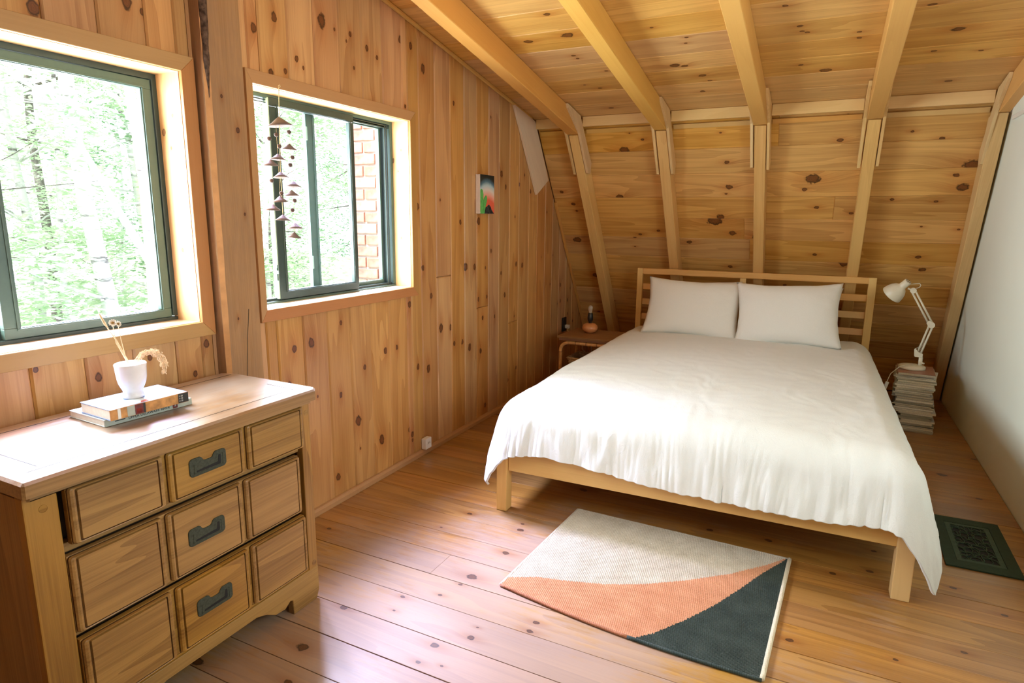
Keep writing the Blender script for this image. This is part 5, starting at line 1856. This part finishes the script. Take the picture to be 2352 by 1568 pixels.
bs_ = obj('basket_body', bm, M['basket'], bk, Fr)
sm = bs_.modifiers.new('thickness', 'SOLIDIFY'); sm.thickness = 0.006
bm = bmesh.new()
rp = ring_(0.164, 0.121, 0.171)
add_tube(bm, [p for p in rp] + [rp[0]], 0.006, 6)
obj('rim', bm, M['basket'], bk, Fr, smooth=True)

# ------------------------------------------------------------------ small things on the walls
ou = thing('wall_outlet', 'small white outlet low on the plank wall, just above the baseboard', 'outlet', (0.004, 3.066, 0.034))
bm = bmesh.new()
add_box(bm, (0.018, 3.066, 0.0625), (0.030, 0.056, 0.060), bev=0.004)
obj('outlet_box', bm, M['white_plastic'], ou, None)
bm = bmesh.new()
add_box(bm, (0.0335, 3.066, 0.066), (0.002, 0.028, 0.018), bev=0.0006)
obj('socket_face', bm, M['paper'], ou, None)
bm = bmesh.new()
add_box(bm, (0.035, 3.060, 0.067), (0.001, 0.002, 0.008)); add_box(bm, (0.035, 3.072, 0.067), (0.001, 0.002, 0.008))
obj('socket_slot', bm, M['slot_black'], ou, None)
o2 = thing('wall_outlet', 'dark outlet with a white plug on the plank wall behind the rattan table', 'outlet', (0.003, 5.10, 0.40))
bm = bmesh.new()
add_box(bm, (0.009, 5.10, 0.425), (0.012, 0.075, 0.115), bev=0.003)
obj('cover_plate', bm, M['black_plastic'], o2, None)
bm = bmesh.new()
add_box(bm, (0.031, 5.12, 0.405), (0.032, 0.034, 0.030), bev=0.004)
obj('plug', bm, M['white_plastic'], o2, None)

pic = thing('canvas_painting', 'small canvas painting of a green cactus before a red and blue sky', 'painting', (0.004, 3.712, 1.30))
PY0, PY1, PZ0, PZ1, PX = 3.640, 3.815, 1.303, 1.530, 0.032
bm = bmesh.new()
add_box(bm, (0.0028 + PX / 2, (PY0 + PY1) / 2, (PZ0 + PZ1) / 2), (PX - 0.002, PY1 - PY0, PZ1 - PZ0), bev=0.0015)
obj('canvas', bm, M['canvas_side'], pic, None)
def sky_paint():
    m, nt, bs = mk('painted_sky')
    t = NT(nt)
    P_ = t.n('ShaderNodeTexCoord').outputs['Object']
    s = t.sep(P_)
    h = t.m('ADD', s[1], t.m('MULTIPLY', t.m('MULTIPLY', s[0], s[0]), 3.5))
    nz = t.noise(P_, 60.0, 3.0)
    h = t.m('ADD', h, t.m('MULTIPLY', t.m('SUBTRACT', nz, 0.5), 0.012))
    f = t.mapr(h, -0.113, 0.113)
    col = t.ramp(f, [(0.0, (0.72, 0.10, 0.05)), (0.36, (0.74, 0.12, 0.06)), (0.50, (0.80, 0.38, 0.28)), (0.62, (0.72, 0.62, 0.55)), (0.74, (0.42, 0.55, 0.58)), (0.83, (0.07, 0.16, 0.22)), (0.93, (0.010, 0.015, 0.013)), (1.0, (0.008, 0.010, 0.008))])
    t.put(bs.inputs['Base Color'], col)
    bs.inputs['Roughness'].default_value = 0.6
    return m
M['painted_sky'] = sky_paint()
Fp = frame((PX + 0.0012, (PY0 + PY1) / 2, (PZ0 + PZ1) / 2), (0, 1, 0), (0, 0, 1))
hw, hh = (PY1 - PY0) / 2, (PZ1 - PZ0) / 2
bm = bmesh.new()
add_prism(bm, [(-hw + 0.0005, -hh + 0.0005), (hw - 0.0005, -hh + 0.0005), (hw - 0.0005, hh - 0.0005), (-hw + 0.0005, hh - 0.0005)], 0.0, 0.001)
obj('painted_face', bm, M['painted_sky'], pic, Fp)
bm = bmesh.new()
def rounded(pts, z0=0.001, z1=0.0016):
    add_prism(bm, pts, z0, z1)
rounded([(-hw + 0.0005, -hh + 0.0008), (-0.052, -hh + 0.0008), (-0.048, 0.0), (-0.058, 0.023), (-0.070, 0.030), (-0.082, 0.028), (-hw + 0.0005, 0.02)])
rounded([(-0.054, -hh + 0.0008), (-0.030, -hh + 0.0008), (-0.022, -0.070), (-0.006, -0.040), (-0.002, -0.022), (-0.010, -0.008), (-0.022, -0.006), (-0.040, -0.020), (-0.054, -0.045)])
obj('painted_cactus', bm, M['cactus_paint'], pic, Fp)
bm = bmesh.new()
rounded([(-0.036, -hh + 0.0008), (hw - 0.004, -hh + 0.0008), (hw - 0.020, -0.100), (0.052, -0.088), (0.042, -0.072), (0.026, -0.062), (0.012, -0.060), (-0.004, -0.070), (-0.022, -0.074), (-0.030, -0.088)], 0.0016, 0.0022)
obj('painted_rock', bm, M['rock_paint'], pic, Fp)

wp = thing('wall_panel', 'small pale framed panel high on the white wall by the picture edge', 'panel', (2.655, 4.25, 1.75))
bm = bmesh.new()
def rwbox(y0, y1, z0, z1, o0, o1):
    vv = []
    for off in (o0, o1):
        for (y, zz) in ((y0, z0), (y1, z0), (y1, z1), (y0, z1)):
            vv.append(bm.verts.new((RW(zz) - off, y, zz)))
    for f in ((0, 1, 2, 3), (4, 5, 6, 7), (0, 1, 5, 4), (1, 2, 6, 5), (2, 3, 7, 6), (3, 0, 4, 7)):
        bm.faces.new([vv[q] for q in f])
rwbox(4.10, 4.395, 1.785, 1.925, 0.001, 0.010)
obj('panel_frame', bm, M['white_plastic'], wp, None)
bm = bmesh.new()
rwbox(4.12, 4.375, 1.803, 1.907, 0.010, 0.012)
obj('panel_face', bm, M['white_wall'], wp, None)

# ------------------------------------------------------------------ hanging clay mobile
MX = 0.022
mb = thing('hanging_mobile', 'string of small clay cones and beads hanging at the window', 'mobile', (MX, 2.135, 1.75))
bm = bmesh.new()
add_tube(bm, [(0.014, 2.150, 1.748), (MX, 2.150, 1.752), (MX + 0.004, 2.150, 1.746), (MX, 2.149, 1.742)], 0.0012, 6)
obj('hook', bm, M['string'], mb, None)
sY = lambda zz: 2.146 - 0.016 * min(1, max(0, (1.745 - zz) / 0.3))
bm = bmesh.new()
add_tube(bm, [(MX, sY(zz), zz) for zz in (1.745, 1.70, 1.64, 1.55, 1.45, 1.35, 1.285)], 0.0013, 6)
obj('string', bm, M['string'], mb, None)
def cone(y, zz, w, h, x):
    bm = bmesh.new()
    r = w / 2
    add_lathe(bm, [(0.0012, h), (r * 0.25, h * 0.80), (r * 0.62, h * 0.36), (r, 0.0), (r * 0.96, -0.0012), (r * 0.58, h * 0.28), (r * 0.2, h * 0.70), (0.0012, h * 0.85)], 20)
    tilt = Matrix.Rotation(random.uniform(-0.12, 0.12), 4, 'X') @ Matrix.Rotation(random.uniform(-0.10, 0.10), 4, 'Y')
    obj('clay_cone', bm, M['clay'], mb, Matrix.Translation((x, y, zz)) @ tilt, smooth=True)
    bm = bmesh.new()
    return x
cone(2.142, 1.606, 0.094, 0.032, MX)
cones = [(2.169, 1.528), (2.122, 1.488), (2.097, 1.466), (2.131, 1.424), (2.180, 1.392), (2.169, 1.358), (2.122, 1.335), (2.094, 1.304), (2.128, 1.266), (2.178, 1.235), (2.168, 1.200)]
offs = {2.097: 0.02, 2.094: 0.02}
for (y, zz) in cones:
    xx = MX + (0.012 if y > 2.16 else (-0.012 if y < 2.10 else 0.0))
    cone(y, zz - 0.004, 0.056, 0.021, xx)
beads = [(2.121, 1.572), (2.097, 1.556), (2.172, 1.587), (2.132, 1.532), (2.182, 1.496), (2.169, 1.467), (2.096, 1.406), (2.129, 1.361), (2.181, 1.336), (2.167, 1.300)]
for (y, zz) in beads:
    xx = MX + (0.012 if y > 2.16 else (-0.012 if y < 2.10 else 0.0))
    bm = bmesh.new()
    add_lathe(bm, [(0, -0.0080), (0.0050, -0.0064), (0.0080, -0.001), (0.0075, 0.004), (0.0045, 0.0070), (0, 0.0080)], 14)
    obj('clay_bead', bm, M['clay_bead'], mb, Matrix.Translation((xx, y, zz)), smooth=True)
for y, xx, z0, z1 in ((2.175, MX + 0.012, 1.205, 1.615), (2.096, MX - 0.012, 1.31, 1.612), (2.122, MX, 1.34, 1.612)):
    bm = bmesh.new()
    add_tube(bm, [(xx, y, z1), (xx, y, z0)], 0.0005, 4)
    obj('side_string', bm, M['string'], mb, None)

# ------------------------------------------------------------------ outside: chimney, ground, trees
GZ = -2.6
bm = bmesh.new()
n = 24
gv = {}
for i in range(n + 1):
    for j in range(n + 1):
        x = -0.3 - 34 * i / n
        y = -14 + 44 * j / n
        gv[i, j] = bm.verts.new((x, y, GZ + 0.12 * (-x) * 0.5 + 0.3 * noise.noise(Vector((x * 0.3, y * 0.3, 0)))))
for i in range(n):
    for j in range(n):
        bm.faces.new((gv[i, j], gv[i + 1, j], gv[i + 1, j + 1], gv[i, j + 1]))
obj('forest_ground', bm, M['ground'], None, None, smooth=True, kind='structure')
def ground_z(x, y):
    return GZ + 0.06 * (-x) + 0.3 * noise.noise(Vector((x * 0.3, y * 0.3, 0)))

CH = thing('brick_chimney', 'red brick chimney outside against the house, seen through the right window', 'chimney', (-0.33, 3.36, GZ))
CX0, CX1, CY0, CY1 = -0.475, -0.150, 3.110, 3.70
bm = bmesh.new()
add_box(bm, ((CX0 + CX1) / 2, (CY0 + CY1) / 2, (GZ + 2.6) / 2), (CX1 - CX0 - 0.012, CY1 - CY0 - 0.012, 2.6 - GZ))
obj('chimney_core', bm, M['mortar'], CH, None)
bh, bl, mj = 0.052, 0.152, 0.009
def brick_mesh(L):
    bm = bmesh.new()
    add_box(bm, (0, 0, 0), (L, 0.02, bh), bev=0.003)
    me = bpy.data.meshes.new('brick')
    bm.to_mesh(me); bm.free()
    return me
meshes = {}
def brick(Fr, L):
    key = (round(L, 3), random.random() < 0.3)
    if key not in meshes:
        me = brick_mesh(L)
        me.materials.append(M['brick_pale'] if key[1] else M['brick'])
        meshes[key] = me
    obj('brick', meshes[key], None, CH, Fr)
zc = 0.70
row = 0
while zc < 1.92:
    # face towards the camera side (-y)
    lens = [0.152, 0.152] if row % 2 == 0 else [0.072, 0.152, 0.072]
    x = CX1
    for L in lens:
        x0 = x - L
        if x0 < CX0 - 0.001:
            break
        jit = random.uniform(-0.002, 0.002)
        brick(Matrix.Translation(((x + x0) / 2, CY0 + 0.004 + jit, zc + bh / 2)), L)
        x = x0 - mj
    zc += bh + mj
    row += 1

rl = random.Random(8)
def leaf_cloud(centers, count, size, flat=0.5):
    """real leaf blades, folded quads, scattered in clumps"""
    verts, faces = [], []
    for k in range(count):
        c, r = centers[rl.randrange(len(centers))]
        while True:
            p = Vector((rl.uniform(-1, 1), rl.uniform(-1, 1), rl.uniform(-1, 1)))
            if p.length < 1:
                break
        p = c + Vector((p.x * r, p.y * r, p.z * r * flat))
        s = size * rl.uniform(0.6, 1.3)
        a = rl.uniform(0, 2 * PI)
        d = Vector((math.cos(a), math.sin(a), rl.uniform(-0.5, 0.3))).normalized()
        sd = d.cross(Vector((rl.uniform(-0.5, 0.5), rl.uniform(-0.5, 0.5), 1))).normalized()
        i0 = len(verts)
        verts += [p - d * s, p + sd * s * 0.45, p + d * s, p - sd * s * 0.45]
        faces.append((i0, i0 + 1, i0 + 2, i0 + 3))
    me = bpy.data.meshes.new('foliage')
    me.from_pydata(verts, [], faces)
    return me

def limb_path(p0, p1, wob, n=9, seed=0):
    pts = []
    for k in range(n + 1):
        f = k / n
        p = Vector(p0).lerp(Vector(p1), f)
        w = math.sin(f * PI) * 0.7 + 0.3 * f
        p += Vector((noise.noise(Vector((seed, f * 3, 0))), noise.noise(Vector((seed, f * 3, 5))), 0)) * wob * w
        pts.append(p)
    return pts

def tree(name, label, group, x, y, h, r, lean, mat, nleaf, leafmat, seed, forks=(), crown=1.6, crown_z=0.55, size=0.05, twigs=10):
    z0 = ground_z(x, y) - 0.02
    T = thing(name, label, 'tree', (x, y, z0), group=group)
    top = Vector((x + lean[0], y + lean[1], z0 + h))
    path = limb_path((x, y, z0), top, r * 3.2, 12, seed)
    bm = bmesh.new()
    add_tube(bm, path, [r * (1 - 0.72 * k / 12) for k in range(13)], 10)
    obj('trunk', bm, M[mat], T, None, smooth=True)
    rr = random.Random(seed)
    bm = bmesh.new()
    tips = []
    for f0, dx, dy, dz, rk in forks:
        i = int(f0 * 12)
        p = path[i]
        e = p + Vector((dx, dy, dz))
        pp = limb_path(p, e, 0.10, 8, seed + dx * 7 + dz)
        add_tube(bm, pp, [r * rk * (1 - 0.85 * k / 8) for k in range(9)], 7)
        tips.append(e)
        tips.append(pp[5])
        for q in range(3):
            b = pp[rr.randrange(3, 8)]
            e2 = b + Vector((rr.uniform(-0.5, 0.5), rr.uniform(-0.6, 0.6), rr.uniform(-0.1, 0.5)))
            add_tube(bm, limb_path(b, e2, 0.06, 4, seed + q), [r * rk * 0.3, r * rk * 0.24, r * rk * 0.18, r * rk * 0.1, r * rk * 0.05], 5)
            tips.append(e2)
    for q in range(twigs):
        i = rr.randrange(4, 12)
        p = path[i]
        e = p + Vector((rr.uniform(-1, 1), rr.uniform(-1, 1), rr.uniform(-0.3, 0.6))) * rr.uniform(0.4, 1.1) * crown * 0.7
        add_tube(bm, limb_path(p, e, 0.12, 5, seed + q * 3), [r * 0.20, r * 0.17, r * 0.14, r * 0.10, r * 0.07, r * 0.03], 5)
        tips.append(e)
    obj('branches', bm, M[mat], T, None, smooth=True)
    if nleaf:
        cs = [(t, rr.uniform(0.25, 0.6) * crown * 0.6) for t in tips]
        me = leaf_cloud(cs, nleaf, size)
        me.materials.append(M[leafmat])
        obj('foliage', me, None, T, None, kind='stuff')
    return T

# birches and saplings beyond the large window; distances from the house wall grow to the left
g = 'birches outside the large window'
tree('birch_tree', 'white birch trunk right of centre in the large window', None, -3.4, 3.55, 9.0, 0.085, (0.05, -0.25), 'birch', 2200, 'leaf', 3, crown=1.5, twigs=8)
tree('birch_tree', 'grey forked birch closest to the right side of the large window', None, -2.6, 3.42, 8.0, 0.055, (-0.15, -0.20), 'birch', 1500, 'leaf', 9,
     forks=((0.46, -0.35, -0.55, 1.6, 0.6), (0.50, 0.4, 0.5, 1.3, 0.55)), crown=1.3, twigs=8)
tree('birch_tree', 'slim leaning birch in the middle of the large window', None, -4.6, 3.60, 7.0, 0.035, (0.3, 0.3), 'birch', 1400, 'leaf', 14, crown=1.5, twigs=12)
k = 0
spots = [(-5.2, 3.0, 6.5, 0.05), (-6.5, 4.6, 8.0, 0.07), (-7.5, 3.2, 8.5, 0.08), (-4.0, 2.2, 6.0, 0.04), (-8.8, 5.8, 9.0, 0.09), (-6.0, 5.9, 7.5, 0.06), (-9.5, 2.2, 9.0, 0.1),
         (-4.8, 6.9, 7.0, 0.05), (-6.8, 8.2, 8.0, 0.07), (-3.9, 5.6, 6.5, 0.04), (-11.5, 4.2, 10.0, 0.1), (-10.5, 8.0, 9.0, 0.09), (-5.5, 1.4, 7.0, 0.05), (-12.0, 11.5, 10.0, 0.1), (-7.0, 11.0, 9.0, 0.08)]
for x, y, h, r in spots:
    k += 1
    tree('forest_tree', 'slender leafy tree in the woods beyond the windows', 'leafy trees in the woods', x, y, h, r, (rl.uniform(-0.5, 0.5), rl.uniform(-0.5, 0.5)),
         'dark_bark' if k % 2 else 'birch', 8500, 'leaf' if k % 3 else 'leaf_dark', 20 + k, crown=2.3, twigs=24, size=0.040)
# undergrowth
for k in range(14):
    x = rl.uniform(-2.2, -7.0)
    y = 0.6 + (-x) * 0.75 + rl.uniform(-1.2, 1.8)
    zb = ground_z(x, y)
    T = thing('undergrowth_bush', 'low leafy bush on the forest floor below the windows', 'bush', (x, y, zb), group='bushes on the forest floor')
    bm = bmesh.new()
    tips = []
    for q in range(9):
        e = Vector((x + rl.uniform(-0.7, 0.7), y + rl.uniform(-0.7, 0.7), zb + rl.uniform(0.7, 2.0)))
        add_tube(bm, limb_path((x, y, zb - 0.02), e, 0.2, 5, q + k * 9), [0.010, 0.009, 0.007, 0.006, 0.004, 0.002], 5)
        tips.append((e, 0.45))
    obj('stems', bm, M['dark_bark'], T, None, smooth=True)
    me = leaf_cloud(tips, 1500, 0.045, 0.7)
    me.materials.append(M['leaf_dark' if k % 2 else 'leaf'])
    obj('foliage', me, None, T, None, kind='stuff')
